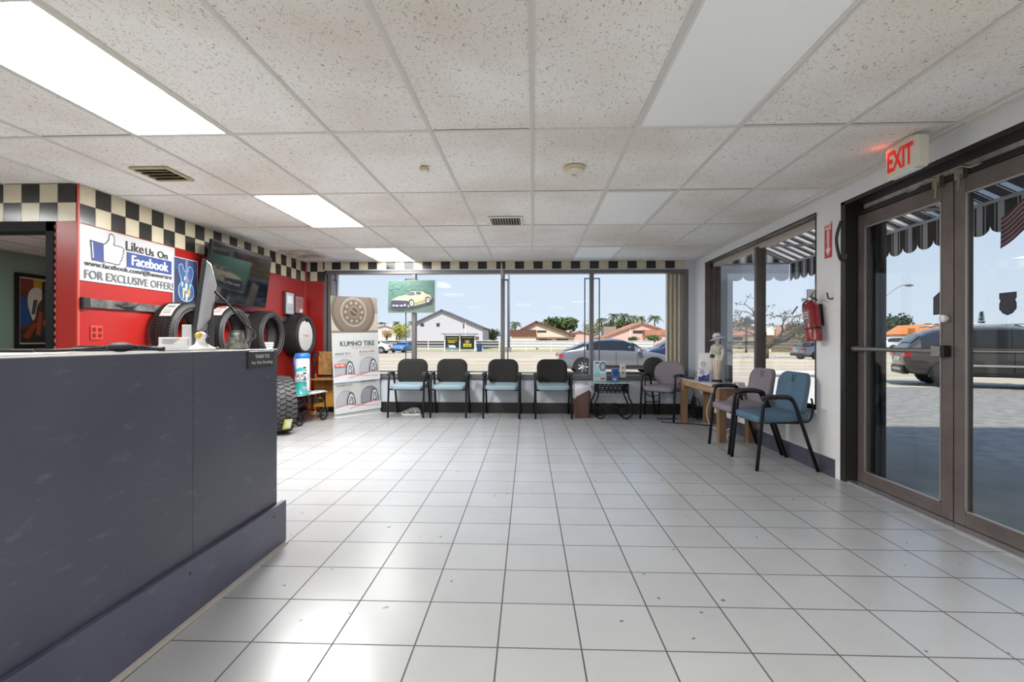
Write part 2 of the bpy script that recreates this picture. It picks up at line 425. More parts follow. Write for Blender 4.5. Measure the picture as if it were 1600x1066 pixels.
checks('trim_5', (XL + .03, YB, 0), (1, 0, 0), 3, 0.115, 0.152, 2, 0, partial=0.058)
checks('trim_6', (BX0 + .002, YB, 0), (1, 0, 0), 39, 0.1466, 0.118, 1, 0)
b = B(); b.box((XL, YF - .008, 0), (XL + .012, YF + .006, ZC)); b.box((XL, YB - .012, 0), (XL + .012, YB, ZC)); struct(b, 'trim_7', mat('red_corner_bead', (196, 74, 60), .4))

# ---- baseboards
BASE = mat('black_baseboard', (26, 26, 28), 0.45); BASE2 = mat('slate_baseboard', (80, 80, 95), 0.4, noise=0.35, nscale=6)
b = B(); b.box((BX0 + .1, YB - .014, 0.0), (XR, YB, 0.165)); struct(b, 'baseboard_back', BASE)
b = B(); b.box((XR - .014, 4.235, 0.0), (XR, YB - .014, 0.15)); struct(b, 'baseboard_right', BASE2)
b = B(); b.box((XL, YF, 0), (XL + .012, YB - .012, .1)); struct(b, 'baseboard_left', BASE)

# ---- back window band: frame, mullions, panes, alarm tape on the glass
win = thing('window_1', None, None, (0, YB, 0)); win['kind'] = 'structure'
gy = 0.09
b = B(); fh = .055
b.box((BX0, .02, BZ1 - fh), (BX1, .16, BZ1)); b.box((BX0, -.02, BZ0 - .03), (BX1, .16, BZ0 + .012)); b.box((BX1 - .045, .0, BZ0), (BX1, .16, BZ1)); b.box((BX0, .02, BZ0), (BX0 + .05, .16, BZ1))
b.box((BX0, .04, BZ0 + .012), (BX1, .14, BZ0 + .05))
b.build('frame', ALU, win, bevel=.003)
b = B(); b.box((BX0, -.022, BZ0 - .012), (BX1, -.02, BZ0 - .006)); b.box((BX0, -.0225, BZ0 - .03), (BX1, -.02, BZ0 - .025)); b.build('sill_groove', BLACK, win)
xs = [BX0 + .11, -1.898, -.472, .935, BX1 - .045]
for x in (BX0 + .10, -1.898, -.472, .935):
    b = B(); b.box((x - .03, .03, BZ0), (x + .03, .15, BZ1 - .02)); b.build('mullion', ALU, win, bevel=.003)
b = B(); b.box((BX0 + .02, .05, BZ0), (BX0 + .045, .14, BZ1 - .05)); b.build('gasket_strip', BLACK, win)
for a, c in zip(xs[:-1], xs[1:]):
    b = B(); b.box((a + .028, gy - .003, BZ0 + .04), (c - .028, gy + .003, BZ1 - .05)); b.build('glass_pane', GLASS, win)
FOIL = mat('alarm_foil_tape', (88, 92, 102), 0.35, 0.5)
def foil(pts):
    b = B()
    for p, q in zip(pts[:-1], pts[1:]):
        x0, x1 = sorted((p[0], q[0])); z0, z1 = sorted((p[1], q[1])); t = .009
        b.box((x0 - t, gy - .006, z0 - t), (x1 + t, gy - .0035, z1 + t))
    b.build('alarm_tape', FOIL, win)
foil([(BX0 + .14, 2.12), (-3.17, 2.12), (-3.17, .645), (-2.035, .645), (-2.035, 2.12), (-1.92, 2.12)])
foil([(-.46, 2.115), (-.39, 2.115), (-.39, .63), (.83, .63), (.83, 2.13), (.93, 2.13)])
foil([(.94, 2.13), (1.058, 2.13), (1.058, .64), (2.38, .64)])
foil([(-1.86, .645), (-.50, .645)])
# pull cord / conduit with blob of sealant at the mullion head
b = B(); b.tube([(-.49, -.005, 2.375), (-.485, -.005, 2.26), (-.475, .0, 2.2), (-.47, .025, 2.12)], [.012, .02, .028, .012], 8); b.build('sealant_lump', P(176, 172, 166), win, smooth=True)

# ---- right-hand window
w2 = thing('window_2', None, None, (XR, 0, 0)); w2['kind'] = 'structure'
b = B(); f = .05
b.box((.0, WY0, WZ0), (WT, WY0 + .012, WZ1)); b.box((.0, WY1 - .02, WZ0), (WT, WY1, WZ1)); b.box((.0, WY0, WZ1 - .012), (WT, WY1, WZ1))
b.box((.09, WY1 - .09, WZ0), (.19, WY1 - .02, WZ1)); b.box((.14, WY1 - .14, WZ0), (.18, WY1 - .09, WZ1)); b.build('frame', BRONZE, w2, bevel=.002)
b = B(); b.box((.09, WY0 + .01, WZ1 - .07), (.17, WY1 - .02, WZ1 - .012)); b.build('head_rail', mat('pale_bronze', (186, 176, 164), .5), w2, bevel=.003)
b = B(); b.box((-.012, WY0 - .01, WZ0 - .025), (WT, WY1, WZ0)); b.build('sill', P(206, 208, 208, .4), w2, bevel=.004)
b = B(); b.box((.06, 5.83, WZ0), (.17, 5.89, WZ1 - .05)); b.build('mullion', BRONZE, w2, bevel=.004)
for a, c in ((WY0 + .012, 5.83), (5.89, WY1 - .1)):
    b = B(); b.box((.115, a, WZ0), (.121, c, WZ1 - .1)); b.build('glass_pane', GLASS, w2)
b = B(); b.box((-.006, WY0 - .006, WZ0 - .012), (.0, WY0 + .006, WZ1 + .004)); b.box((-.006, WY0, WZ1 - .004), (.0, WY1, WZ1 + .005)); b.build('edge_strip', BLACK, w2)

# ---- entrance: frame, transom, two leaves
d1 = thing('door_1', None, None, (XR, 0, 0)); d1['kind'] = 'structure'
b = B()
b.box((.0, DY1 - .055, 0), (.20, DY1, DZ1)); b.box((.0, DY0, 0), (.20, DY0 + .055, DZ1)); b.box((.0, DY0, DZ1 - .03), (.20, DY1, DZ1)); b.box((.10, DY0, 2.155), (.20, DY1, 2.195))
b.build('frame', BRONZE_D, d1, bevel=.004)
b = B(); b.box((.15, DY0 + .055, 2.195), (.156, DY1 - .055, 2.245)); b.build('transom_strip', mat('frosted_pale_strip', (214, 210, 206), .3, noise=.35, nscale=3, stretch=(1, 4, .01), emit=0.0), d1)
b = B(); b.box((.02, DY0, 0.0), (.24, DY1, .012)); b.build('threshold', mat('bright_aluminium', (196, 196, 198), .25, .8), d1)
def leaf(y0, y1, name):
    st = .085
    b = B(); b.box((0, y0, .015), (.045, y0 + st, 2.15)); b.box((0, y1 - st, .015), (.045, y1, 2.15)); b.box((0, y0 + st, .015), (.045, y1 - st, .105)); b.box((0, y0 + st, 2.045), (.045, y1 - st, 2.15))
    lf = b.build(name, BRONZE, d1, bevel=.004, loc=(.10, 0, 0))
    b = B()
    for (a, c, z0, z1) in ((y0 + st, y0 + st + .008, .105, 2.045), (y1 - st - .008, y1 - st, .105, 2.045), (y0 + st, y1 - st, .105, .113), (y0 + st, y1 - st, 2.037, 2.045)): b.box((-.004, a, z0), (.006, c, z1))
    b.build('glazing_bead', mat('pale_aluminium_bead', (168, 164, 160), .35, .6), lf)
    b = B(); b.box((.02, y0 + st, .105), (.026, y1 - st, 2.045)); b.build('glass_pane', GLASS_D, lf)
    return lf
l1 = leaf(3.205, 4.11, 'door_leaf'); l2 = leaf(2.295, 3.195, 'door_leaf')
b = B(); b.tube([(-.045, 3.29, 1.078), (-.045, 4.10, 1.08)], .017, 10); b.box((-.06, 3.23, 1.045), (0, 3.30, 1.11)); b.box((-.05, 4.06, 1.06), (0, 4.10, 1.10)); b.build('push_bar', mat('satin_aluminium', (150, 146, 142), .35, .7), l1, smooth=True)
b = B(); b.box((-.052, 3.215, 1.042), (-.001, 3.285, 1.115)); b.build('bar_end', BLACK, l1, bevel=.006)
b = B(); b.lathe([(.018, 0), (.024, -.012), (.024, -.03), (.014, -.036)], (0, 3.25, 1.285), 'x', 20); b.build('thumb_turn', P(226, 222, 222, .3), l1, smooth=True)
STEEL = mat('worn_steel', (150, 146, 132), .35, .85)
def latch(y, s):
    b = B(); b.box((-.03, y - .03, 2.13), (0.0, y + .03, 2.205)); b.tube([(-.02, y, 2.19), (-.05, y + s * .05, 2.2), (-.06, y + s * .12, 2.165), (-.06, y + s * .19, 2.165)], .008, 8); b.tube([(-.035, y - .01, 2.16), (-.04, y - .01, 2.06)], .007, 8)
    return b
latch(3.30, 1).build('head_latch', STEEL, l1, smooth=True); latch(3.13, -1).build('head_latch', STEEL, l2, smooth=True)
b = B(); b.tube(smooth_path([(-.02, 4.13, 2.12), (-.045, 4.15, 1.98), (-.03, 4.13, 1.82), (-.01, 4.10, 1.80), (.0, 4.09, 1.84)]), .012, 8); b.build('alarm_cable', BLACK, d1, smooth=True)

# ---- black framed doorway of the office behind the counter
d2 = thing('door_2', None, None, (0, YF, 0)); d2['kind'] = 'structure'
b = B(); b.box((-3.908, -.012, 0), (-3.838, .13, 2.09)); b.box((-5.1, -.012, 2.01), (-3.838, .13, 2.092)); b.box((-5.1, -.012, 0), (-5.03, .13, 2.09)); b.build('frame', mat('matt_black_door_frame', (14, 14, 16), .6, spec=.2), d2, bevel=.004)
b = B()
for k in range(34): b.box((-3.838, -.006, .02 + k * .061), (-3.832, .0, .05 + k * .061))
b.build('caulk_strip', P(168, 130, 116, .8), d2)

# ------------------------------------------------------------------ ceiling fittings
DIFF_ON = mat('lit_prismatic_diffuser', (252, 252, 250), 0.5, emit=PANEL_E)
DIFF_FILL = mat('added_fill_diffuser', (252, 252, 250), 0.5, emit=7.6)  # only for the extra lamps added out of view as fill
DIFF_FAR = mat('lit_prismatic_diffuser_soft', (252, 252, 250), 0.5, emit=5.0)
DIFF_MID = mat('lit_prismatic_diffuser_strong', (252, 252, 250), 0.5, emit=24.0)  # emission raised to light the far half of the room
DIFF_OFF = mat('unlit_prismatic_diffuser', (248, 248, 246), 0.5, bump=0.12, bscale=220)
LFR = mat('white_light_frame', (222, 220, 214), 0.45)
def troffer(i, j, on, label, y1=None):
    x0, yy0 = CX0 + CW * i, CY0 + CD * j; yy1 = min(yy0 + CD, y1 or 99)
    t = thing('ceiling_light', label, 'ceiling light', (x0 + CW / 2, (yy0 + yy1) / 2, ZC), 0, 'recessed fluorescent ceiling lights')
    hx, hy = CW / 2 - .012, (yy1 - yy0) / 2 - .012
    b = B(); w = .016
    b.box((-hx, -hy, -.003), (-hx + w, hy, .012)); b.box((hx - w, -hy, -.003), (hx, hy, .012)); b.box((-hx + w, -hy, -.003), (hx - w, -hy + w, .012)); b.box((-hx + w, hy - w, -.003), (hx - w, hy, .012))
    b.build('frame', LFR, t, bevel=.001)
    b = B(); nx, ny = 8, 14
    for a in range(nx):
        for c in range(ny):
            q = []
            for (da, dc) in ((0, 0), (1, 0), (1, 1), (0, 1)):
                u, v = (a + da) / nx, (c + dc) / ny
                sag = -.010 * math.sin(PI * u) * math.sin(PI * v) * (0 if on else 1)
                q.append(Vector((-hx + w + u * 2 * (hx - w), -hy + w + v * 2 * (hy - w), .003 + sag)))
            b.face(q[::-1])
    bmesh.ops.remove_doubles(b.bm, verts=b.bm.verts, dist=1e-5)
    b.build('diffuser', {1: DIFF_ON, 2: DIFF_FILL, 3: DIFF_FAR, 4: DIFF_MID}[int(on)] if on else DIFF_OFF, t, smooth='all')
    return t
troffer(-4, -1, True, 'largest lit ceiling light, glowing above the reception counter')
troffer(-4, 1, 4, 'lit ceiling light in the middle of the left row, above the television')
troffer(-4, 3, 3, 'small lit ceiling light against the back wall header', YB - .03)
troffer(1, -1, False, 'largest unlit ceiling light, dull panel nearest the exit sign')
troffer(1, 1, False, 'unlit ceiling light in the middle of the right row, beyond the smoke detector')
troffer(1, 3, False, 'small unlit ceiling light touching the back wall header on the right', YB - .03)
for i, j in ((-9, -1), (-9, 1), (2, -3), (1, -5), (-1, -4), (-4, -5), (-8, -4)):  # extra lamps added out of view to brighten both rooms
    troffer(i, j, 1 if (i, j) == (-9, 1) else 2, 'added ceiling light out of view, put in to brighten the rooms')

def vent(label, cx, cy, w, d, rz, dark):
    t = thing('ceiling_vent', label, 'vent', (cx, cy, ZC), rz)
    m = mat('yellowed_vent_metal', (196, 184, 150), .5) if dark else mat('white_vent_metal', (222, 220, 212), .5)
    b = B(); f = .022
    for lo, hi in (((-w / 2, -d / 2, -.012), (-w / 2 + f, d / 2, 0)), ((w / 2 - f, -d / 2, -.012), (w / 2, d / 2, 0)), ((-w / 2 + f, -d / 2, -.012), (w / 2 - f, -d / 2 + f, 0)), ((-w / 2 + f, d / 2 - f, -.012), (w / 2 - f, d / 2, 0))): b.box(lo, hi)
    b.build('frame', m, t, bevel=.003)
    b = B(); b.box((-w / 2 + f, -d / 2 + f, -.002), (w / 2 - f, d / 2 - f, .0)); b.build('duct_opening', P(34, 30, 24, .9), t)
    n = 4 if dark else 11
    for k in range(n):
        b = B()
        if dark:
            y = -d / 2 + f + (d - 2 * f) * (k + .5) / n; b.box((-w / 2 + f, -.016, -.001), (w / 2 - f, .016, .001), M=Matrix.Translation((0, y, -.010)) @ Matrix.Rotation(R(38), 4, 'X'))
        else:
            x = -w / 2 + f + (w - 2 * f) * (k + .5) / n; b.box((-.001, -d / 2 + f, -.007), (.001, d / 2 - f, .007), M=Matrix.Translation((x, 0, -.009)) @ Matrix.Rotation(R(20), 4, 'Y'))
        b.build('louvre', m, t)
    return t
vent('yellowed square air vent in the ceiling above the counter, left of the room', -2.79, 3.615, .29, .30, 0, True)
vent('white slotted air vent in the middle of the ceiling', -.28, 5.16, .35, .36, 0, False)
t = thing('smoke_detector', 'round cream smoke detector on the ceiling tiles', 'smoke detector', (.30, 3.59, ZC))
b = B(); b.lathe([(.078, 0), (.078, -.012), (.07, -.018)], seg=32); b.build('base_plate', P(214, 200, 160, .5), t, smooth=True)
b = B(); b.lathe([(.062, -.018), (.066, -.026), (.06, -.045), (.045, -.052), (.0, -.053)], seg=32); b.build('cover', P(226, 220, 200, .5), t, smooth=True)
b = B(); b.lathe([(.018, -.053), (.016, -.058), (0, -.058)], seg=20); b.build('sensor_dome', P(196, 186, 158, .5), t, smooth=True)
t = thing('motion_sensor', 'tiny beige sensor box on the ceiling left of the smoke detector', 'sensor', (-.785, 3.55, ZC))
b = B(); b.box((-.03, -.03, -.022), (.03, .03, 0)); b.build('housing', P(206, 190, 150), t, bevel=.006)
b = B(); b.box((-.012, -.032, -.034), (.03, .02, -.022)); b.build('lens', P(232, 222, 206), t, bevel=.005)
# stained speaker-sized panel near the far left corner
m = mat('brown_stained_ceiling_panel', (216, 208, 196), .8, noise=.7, nscale=4.2, c2=(120, 106, 88), detail=4)
t = thing('stained_ceiling_panel', 'ceiling panel with brown water stain near the far left corner', 'ceiling panel', (-3.33, 7.05, ZC))
b = B(); b.prism(rrect(.44, .56, .05), -.008, 0, 'xy'); b.build('panel', m, t, bevel=.003)
b = B(); q = [Vector((x, y, -.006)) for x, y in rrect(.46, .58, .06)]; b.tube(q, .008, 6, closed=True); b.build('rim', P(206, 194, 170, .7), t)

# exit sign hanging from the ceiling
t = thing('exit_sign', 'white EXIT sign with red letters hanging from the ceiling above the doors', 'exit sign', (2.28, 3.155, ZC), R(-90))
SG = mat('cream_sign_plastic', (220, 216, 200), .45)
b = B(); b.prism(rrect(.275, .195, .02, cx=0, cy=-.115), .0, .062, 'xz'); b.build('housing', SG, t, bevel=.006)
b = B(); b.box((-.07, .012, -.022), (.07, .05, 0)); b.build('canopy_mount', SG, t, bevel=.004)
RL = mat('red_exit_letters', (206, 26, 20), .5, emit=.10)
b = B()
text_mesh(b, 'EXIT', .215, .132, -.012, -.112, -.0015, 0, .03); b.build('lettering', RL, t)
rl = bpy.data.lights.new('exit_sign_lamp', 'POINT'); rl.energy = .03; rl.color = (1, .12, .06); rl.shadow_soft_size = .02; ro = bpy.data.objects.new('exit_sign_lamp', rl); COL.objects.link(ro); ro.parent = t; ro.location = (-.15, -.03, -.045)
b = B(); b.box((-.12, .004, -.2185), (.10, .05, -.2126)); b.build('downlight_lens', P(236, 238, 240, .2), t, bevel=.002)

# ------------------------------------------------------------------ chairs
VINYL = {'black': mat('black_chair_fabric', (27, 25, 24), .8, bump=.1, bscale=300), 'teal': mat('grey_teal_seat_fabric', (138, 160, 170), .65, bump=.1, bscale=300),
         'grey': mat('taupe_grey_fabric', (132, 124, 132), .8, bump=.12, bscale=300), 'blue': mat('steel_blue_fabric', (80, 110, 132), .7, noise=.18, nscale=5, bump=.12, bscale=300)}
TUBE = mat('black_enamel_tube', (30, 31, 36), .32, .4)
ARM = mat('black_armrest_rubber', (42, 40, 42), .5)
def pad(w, h, th, rc, curve=0, n=6, crown=.012):
    """upholstered slab in local xz, thickness along y, slightly crowned"""
    b = B(); out = rrect(w, h, rc, n)
    lv = [(-th / 2, .86), (-th / 2 + .006, .95), (-th / 4, 1.0), (th / 4, 1.0), (th / 2 - .006, .96), (th / 2, .88)]
    rings = []
    for y, s in lv:
        rings.append([Vector((x * (1 - (1 - s) * .35), y + curve * (x * x) / (w * w / 4), z * (1 - (1 - s) * .35))) for x, z in out])
    b.rings(rings, 0, caps=False)
    for y, s, sg in ((-th / 2, .86, -1), (th / 2, .88, 1)):
        for (k0, k1) in ((1.0, .8), (.8, .5), (.5, .02)):
            f0, f1 = 1 - (1 - s) * .35, 1 - (1 - s) * .35
            def P3(x, z, k): return Vector((x * k * f0, y + sg * crown * (1 - k * k) + curve * (x * k) ** 2 / (w * w / 4), z * k * f0))
            b.rings([[P3(x, z, k0) for x, z in out], [P3(x, z, k1) for x, z in out]], 0, caps=False)
    bmesh.ops.remove_doubles(b.bm, verts=b.bm.verts, dist=2e-4)
    return b
def make_chair(label, seat_c, back_c, W=.55, loc=(0, 0, 0), rz=0, group=None, tuft=False, square=False, rnd=False):
    t = thing('waiting_room_chair', label, 'chair', loc, rz, group)
    hw = W / 2 - .017; r = .0155
    b = pad(W - .08, .46, .062, .07 if not square else .05); b.xform(Matrix.Translation((0, -.02, .455)) @ Matrix.Rotation(R(90 + 3), 4, 'X')); b.build('seat', VINYL[seat_c], t, smooth='all')
    b = B(); b.prism(rrect(W - .12, .40, .05), .0, .016, 'xy'); b.xform(Matrix.Translation((0, -.01, .408))); b.build('seat_pan', BLACK, t)
    b = pad(W - .07, .36, .055, .165, curve=-.035) if rnd else pad(W - .09, .40, .055, .12 if not square else .105, curve=-.035); b.xform(Matrix.Translation((0, .208, .655)) @ Matrix.Rotation(R(-9), 4, 'X')); bk = b.build('backrest', VINYL[back_c], t, smooth='all')
    if tuft:
        for x in (-.012, .014):
            b = B(); b.tube(smooth_path([(x * 2.2, .198, .835), (x * 1.4, .193, .80), (x, .187, .762)]), [.001] + [.006] * 11 + [.001], 6); b.build('crease', P(30, 40, 52, .9) if back_c == 'blue' else P(88, 82, 88, .9), bk)
    for s in (-1, 1):
        x = s * hw
        b = B(); b.tube([(x, -.262, 0), (x, -.205, .585), (x, -.195, .62), (x, -.17, .64), (x, -.10, .645)], r, 10); b.build('leg', TUBE, t, smooth='all')
        b = B(); b.tube([(x, .262, 0), (x, .075, .56), (x, .05, .615), (x, .01, .642), (x, -.10, .645)], r, 10); b.build('leg', TUBE, t, smooth='all')
        b = B(); b.rings([[Vector((x + a * .028, y, .652 + c * .013 + dz)) for a, c in ((-1, -.6), (-.8, .7), (0, 1), (.8, .7), (1, -.6), (0, -.9))] for y, dz in ((-.225, -.016), (-.21, -.004), (-.16, .006), (-.04, .008), (.02, .0), (.045, -.016))])
        b.build('armrest', ARM, t, smooth=True)
        b = B(); b.tube(smooth_path([(x * .62, .05, .415), (x * .62, .21, .415), (x * .64, .258, .46), (x * .66, .266, .56), (x * .66, .255, .63)]), .009, 8); b.build('back_support', TUBE, t, smooth='all')
    for y, z in ((.118, .43), (-.222, .415)):
        b = B(); b.tube([(-hw, y, z), (hw, y, z)], .011, 8); b.build('crossbar', TUBE, t, smooth='all')
    return t
g4 = 'row of black backed chairs under the back window'
c0 = make_chair('black backed chair with pale teal seat beside the tyre banner, shoes under it', 'teal', 'black', .56, (-1.867, 7.47, 0), 0, g4)
copy_tree(c0, 'second black backed chair from the tyre banner, under the window', (-1.243, 7.485, 0), R(1.5))
copy_tree(c0, 'third black backed chair from the tyre banner, just below the middle window mullion', (-.452, 7.475, 0), R(-.5))
copy_tree(c0, 'black backed chair with pale teal seat beside the brown waste bin', (.307, 7.48, 0), R(1))
make_chair('blue upholstered armchair in front of the right hand wall', 'blue', 'blue', .575, (2.232, 4.69, 0), R(-90), None, True, True)
make_chair('grey upholstered armchair between the blue chair and the wooden table', 'grey', 'grey', .56, (2.232, 5.315, 0), R(-89), None, True, True)
make_chair('grey armchair angled in the far right corner beside the glass table', 'grey', 'grey', .54, (1.94, 7.35, 0), R(-39), None, False, False, True)
# folded black stool leaning in the corner behind the grey chair
t = thing('folding_stool', 'folded black stool with round seat leaning behind the corner chair', 'stool', (1.86, 7.70, 0), R(0))
b = B(); b.lathe([(.0, -.02), (.13, -.022), (.152, -.012), (.155, 0), (.15, .014), (.12, .02), (0, .02)], (0, .0, .74), 'y', 36); b.build('seat', mat('black_stool_vinyl', (46, 44, 42), .6), t, smooth=True)
for s in (-1, 1):
    b = B(); b.tube([(s * .11, .045, 0), (s * .11, .032, .70)], .011, 8); b.build('leg', TUBE, t, smooth='all')
b = B(); b.tube([(-.11, .042, .2), (.11, .042, .2)], .009, 8); b.build('stretcher', TUBE, t, smooth='all')

# ------------------------------------------------------------------ wooden side table and what stands on it
WOOD = mat('honey_oak', (196, 160, 122), .42, noise=.35, nscale=3.5, c2=(156, 116, 80), stretch=(1, 1, 9))
WOOD_D = mat('brown_oak_legs', (150, 114, 84), .42, noise=.3, nscale=3.5, stretch=(6, 6, 1))
tx0, tx1, ty0, ty1, tz = 2.095, 2.50, 5.635, 7.115, .625
t = thing('wooden_table', 'long low oak table along the right wall below the window', 'table', ((tx0 + tx1) / 2, (ty0 + ty1) / 2, 0))
hx, hy = (tx1 - tx0) / 2, (ty1 - ty0) / 2
b = B(); b.box((-hx, -hy, tz - .022), (hx, hy, tz)); b.build('tabletop', mat('pale_laminate_top', (206, 198, 190), .18, noise=.1, nscale=4), t, bevel=.004)
for sx in (-1, 1):
    for sy in (-1, 1):
        b = B(); x, y = sx * (hx - .045), sy * (hy - .05); b.box((x - .04, y - .045, 0), (x + .04, y + .045, tz - .022)); b.build('leg', WOOD_D, t, bevel=.004)
def apron(L, d, axis, off):
    z1 = tz - .022; z0 = z1 - .075; n = 6; rr = .07
    poly = [(-L, z1), (-L, z0 - rr)] + [(-L + rr - rr * math.cos(R(90 * k / n)), z0 - rr + rr * math.sin(R(90 * k / n))) for k in range(n + 1)] + [(L - rr + rr * math.sin(R(90 * k / n)), z0 - rr + rr * math.cos(R(90 * k / n))) for k in range(n + 1)] + [(L, z1)]
    b = B(); b.prism(poly, off - d, off + d, axis); return b
apron(hy - .095, .011, 'yz', -hx + .02).build('apron', WOOD, t); apron(hy - .095, .011, 'yz', hx - .02).build('apron', WOOD, t)
apron(hx - .085, .011, 'xz', -hy + .02).build('apron', WOOD_D, t); apron(hx - .085, .011, 'xz', hy - .02).build('apron', WOOD_D, t)
T0 = tz
# figurine of a lady in hat
FIGC = mat('cream_porcelain', (226, 216, 198), .3, noise=.12, nscale=14); SHAWL = mat('sage_white_glaze', (206, 208, 196), .35, noise=.35, nscale=22)
t = thing('lady_figurine', 'tall pale figurine of a woman in a wide hat on the oak table', 'figurine', (2.33, 6.33, T0), R(-60))
b = B(); b.prism([(x * 1.25, y) for x, y in arc(0, 0, .058, 0, 360, 24)[:-1]], 0, .03, 'xy'); b.build('base', P(34, 28, 26, .3), t, bevel=.005)
b = B()
b.lathe([(.034, .03), (.036, .05), (.044, .12), (.056, .20), (.066, .26), (.068, .29), (.056, .315), (.046, .335), (.052, .37), (.062, .41), (.066, .435), (.05, .46), (.024, .475), (.021, .495)], seg=28, sx=1.12, sy=.85)
b.sphere((0, -.004, .527), .036, sc=(.85, .95, 1.15)); b.sphere((0, -.04, .523), .008); b.sphere((-.013, -.036, .534), .005); b.sphere((.013, -.036, .534), .005)
b.tube(smooth_path([(-.066, .0, .43), (-.085, -.008, .36), (-.05, -.05, .31), (-.012, -.062, .305)]), [.022] * 7 + [.018] * 6 + [.013] * 6, 10)
b.tube(smooth_path([(.066, .0, .43), (.09, -.005, .37), (.085, -.02, .31), (.075, -.03, .27)]), [.022] * 7 + [.018] * 6 + [.012] * 6, 10)
fig = b.build('body', FIGC, t, smooth='all')
b = B()
for k in range(12):
    a = 2 * PI * k / 12; b.tube([(math.cos(a) * .064 * 1.12, math.sin(a) * .064 * .85, .275), (math.cos(a) * .047 * 1.12, math.sin(a) * .047 * .85, .15), (math.cos(a) * .037 * 1.12, math.sin(a) * .037 * .85, .055)], [.006, .005, .003], 6)
b.build('skirt_pleats', mat('tan_skirt_glaze', (186, 160, 128), .4), t, smooth='all')
b = B(); b.lathe([(.054, .345), (.066, .38), (.076, .42), (.07, .452), (.045, .472), (.028, .482)], seg=28, sx=1.14, sy=.98, caps=False); b.build('shawl', SHAWL, t, smooth='all')
b = B(); b.sphere((-.03, -.062, .325), .026, sc=(1.1, .6, 1)); b.build('black_fan', P(24, 20, 20, .4), t, smooth='all')
b = B(); Mh = Matrix.Translation((0, 0, .553)) @ Matrix.Rotation(R(-14), 4, 'Y') @ Matrix.Rotation(R(8), 4, 'X'); b.lathe([(.098, -.012), (.1, -.008), (.07, .002), (.052, .006), (.05, .03), (.04, .055), (.02, .068), (0, .071)], seg=32); b.xform(Mh); b.build('hat', P(232, 234, 238, .4), t, smooth=True)
b = B(); b.lathe([(.0535, .007), (.0535, .018), (.051, .022), (.049, .008)], seg=32, caps=False); b.xform(Mh); b.build('hat_band', P(126, 134, 168, .5), t, smooth=True)
def carton(name, label, cat, w, d, h, loc, rz, m, grp=None):
    t = thing(name, label, cat, loc, rz, grp); b = B(); b.box((-w / 2, -d / 2, 0), (w / 2, d / 2, h)); b.build('carton', m, t, bevel=.003); return t
t = carton('tissue_box', 'white and violet tissue box on the oak table beside the figurine', 'tissue box', .13, .24, .155, (2.25, 6.62, T0), R(-14), P(230, 230, 238, .5))
a = Art(.13, .155); a.poly([(0, 0), (1, 0), (1, .62), (.72, .42), (.5, .52), (.25, .34), (0, .36)], (58, 52, 136)); a.poly([(.1, .62), (.4, .5), (.62, .66), (.5, .95), (.2, .92)], (176, 178, 196)); a.poly([(.55, .2), (.8, .12), (.95, .3), (.75, .4)], (104, 98, 178)); a.build('printed_side', t, loc=(0, -.1205, .0775))
a = Art(.24, .155); a.rect(.1, .05, .9, .3, (200, 196, 226)); a.text('tissues', .5, .62, .7, .18, (150, 156, 190)); a.build('printed_front', t, loc=(-.0655, 0, .0775), rot=(0, 0, R(-90)))
t = thing('white_pouch', 'tall white paper bag on the oak table behind the tissue box', 'paper bag', (2.38, 6.86, T0), R(-40))
b = B(); b.rings([[Vector((x * k, y * k2, z)) for x, y in rrect(.2, .09, .02)] for z, k, k2 in ((0, 1, 1), (.18, 1.03, 1.1), (.30, 1.0, .7), (.345, .98, .25), (.355, .8, .1))]); b.build('bag', mat('white_bag_paper', (232, 232, 230), .5, bump=.3, bscale=14), t, smooth=True)
a = Art(.1, .1); a.ring(.5, .5, .3, .36, .006, (176, 168, 158)); a.line([(.3, .3), (.55, .62), (.7, .4)], .006, (176, 168, 158)); a.build('printed_emblem', t, loc=(-.02, -.056, .20))
t = thing('table_speaker', 'small dark cylinder speaker behind the figurine on the oak table', 'speaker', (2.44, 6.25, T0))
b = B(); b.lathe([(.042, 0), (.045, .01), (.043, .20), (.036, .215), (0, .216)], seg=28); b.build('case', P(84, 86, 92, .5), t, smooth=True)
b = B(); b.lathe([(.0455, .02), (.0455, .05)], seg=28, caps=False); b.build('grille_band', P(40, 40, 44, .6), t)
t = thing('mobile_phone', 'black telephone handset lying at the far end of the oak table', 'phone', (2.16, 6.88, T0), R(20)); b = B(); b.prism(rrect(.055, .17, .02), 0, .022, 'xy'); b.build('body', BLACK, t, bevel=.006); b = B(); b.prism(rrect(.038, .05, .005, cy=.03), .022, .0232, 'xy'); b.build('screen', P(60, 70, 74, .1), t)
for k, (x, y, w, d, c, rz, lb) in enumerate(((2.21, 6.14, .19, .24, (222, 222, 218), 12, 'white leaflet in front of the figurine on the oak table'), (2.29, 5.90, .2, .2, (214, 206, 196), -8, 'open newspaper near the end of the oak table'), (2.43, 6.03, .11, .16, (236, 236, 234), 30, 'white card on the wall side of the oak table'))):
    t = thing('leaflet', lb, 'paper', (x, y, T0), R(rz))
    b = B(); b.box((-w / 2, -d / 2, 0), (w / 2, d / 2, .004 + .002 * k)); b.build('sheet', P(*c, .6), t)
    b = B()
    for q in range(5): b.box((-w * .38, d * (.3 - q * .13), .004 + .002 * k), (w * (.38 - .1 * (q % 2)), d * (.3 - q * .13) + .012, .0046 + .002 * k))
    b.build('print_lines', P(150, 140, 140, .7), t)
t = carton('small_box', 'small pale pink carton on the near end of the oak table', 'box', .085, .12, .042, (2.36, 5.76, T0), R(10), P(212, 200, 204, .5)); b = B(); b.box((-.043, -.02, -.001 + .002), (.043, .02, .0428)); b.build('label_band', P(150, 146, 158, .5), t)
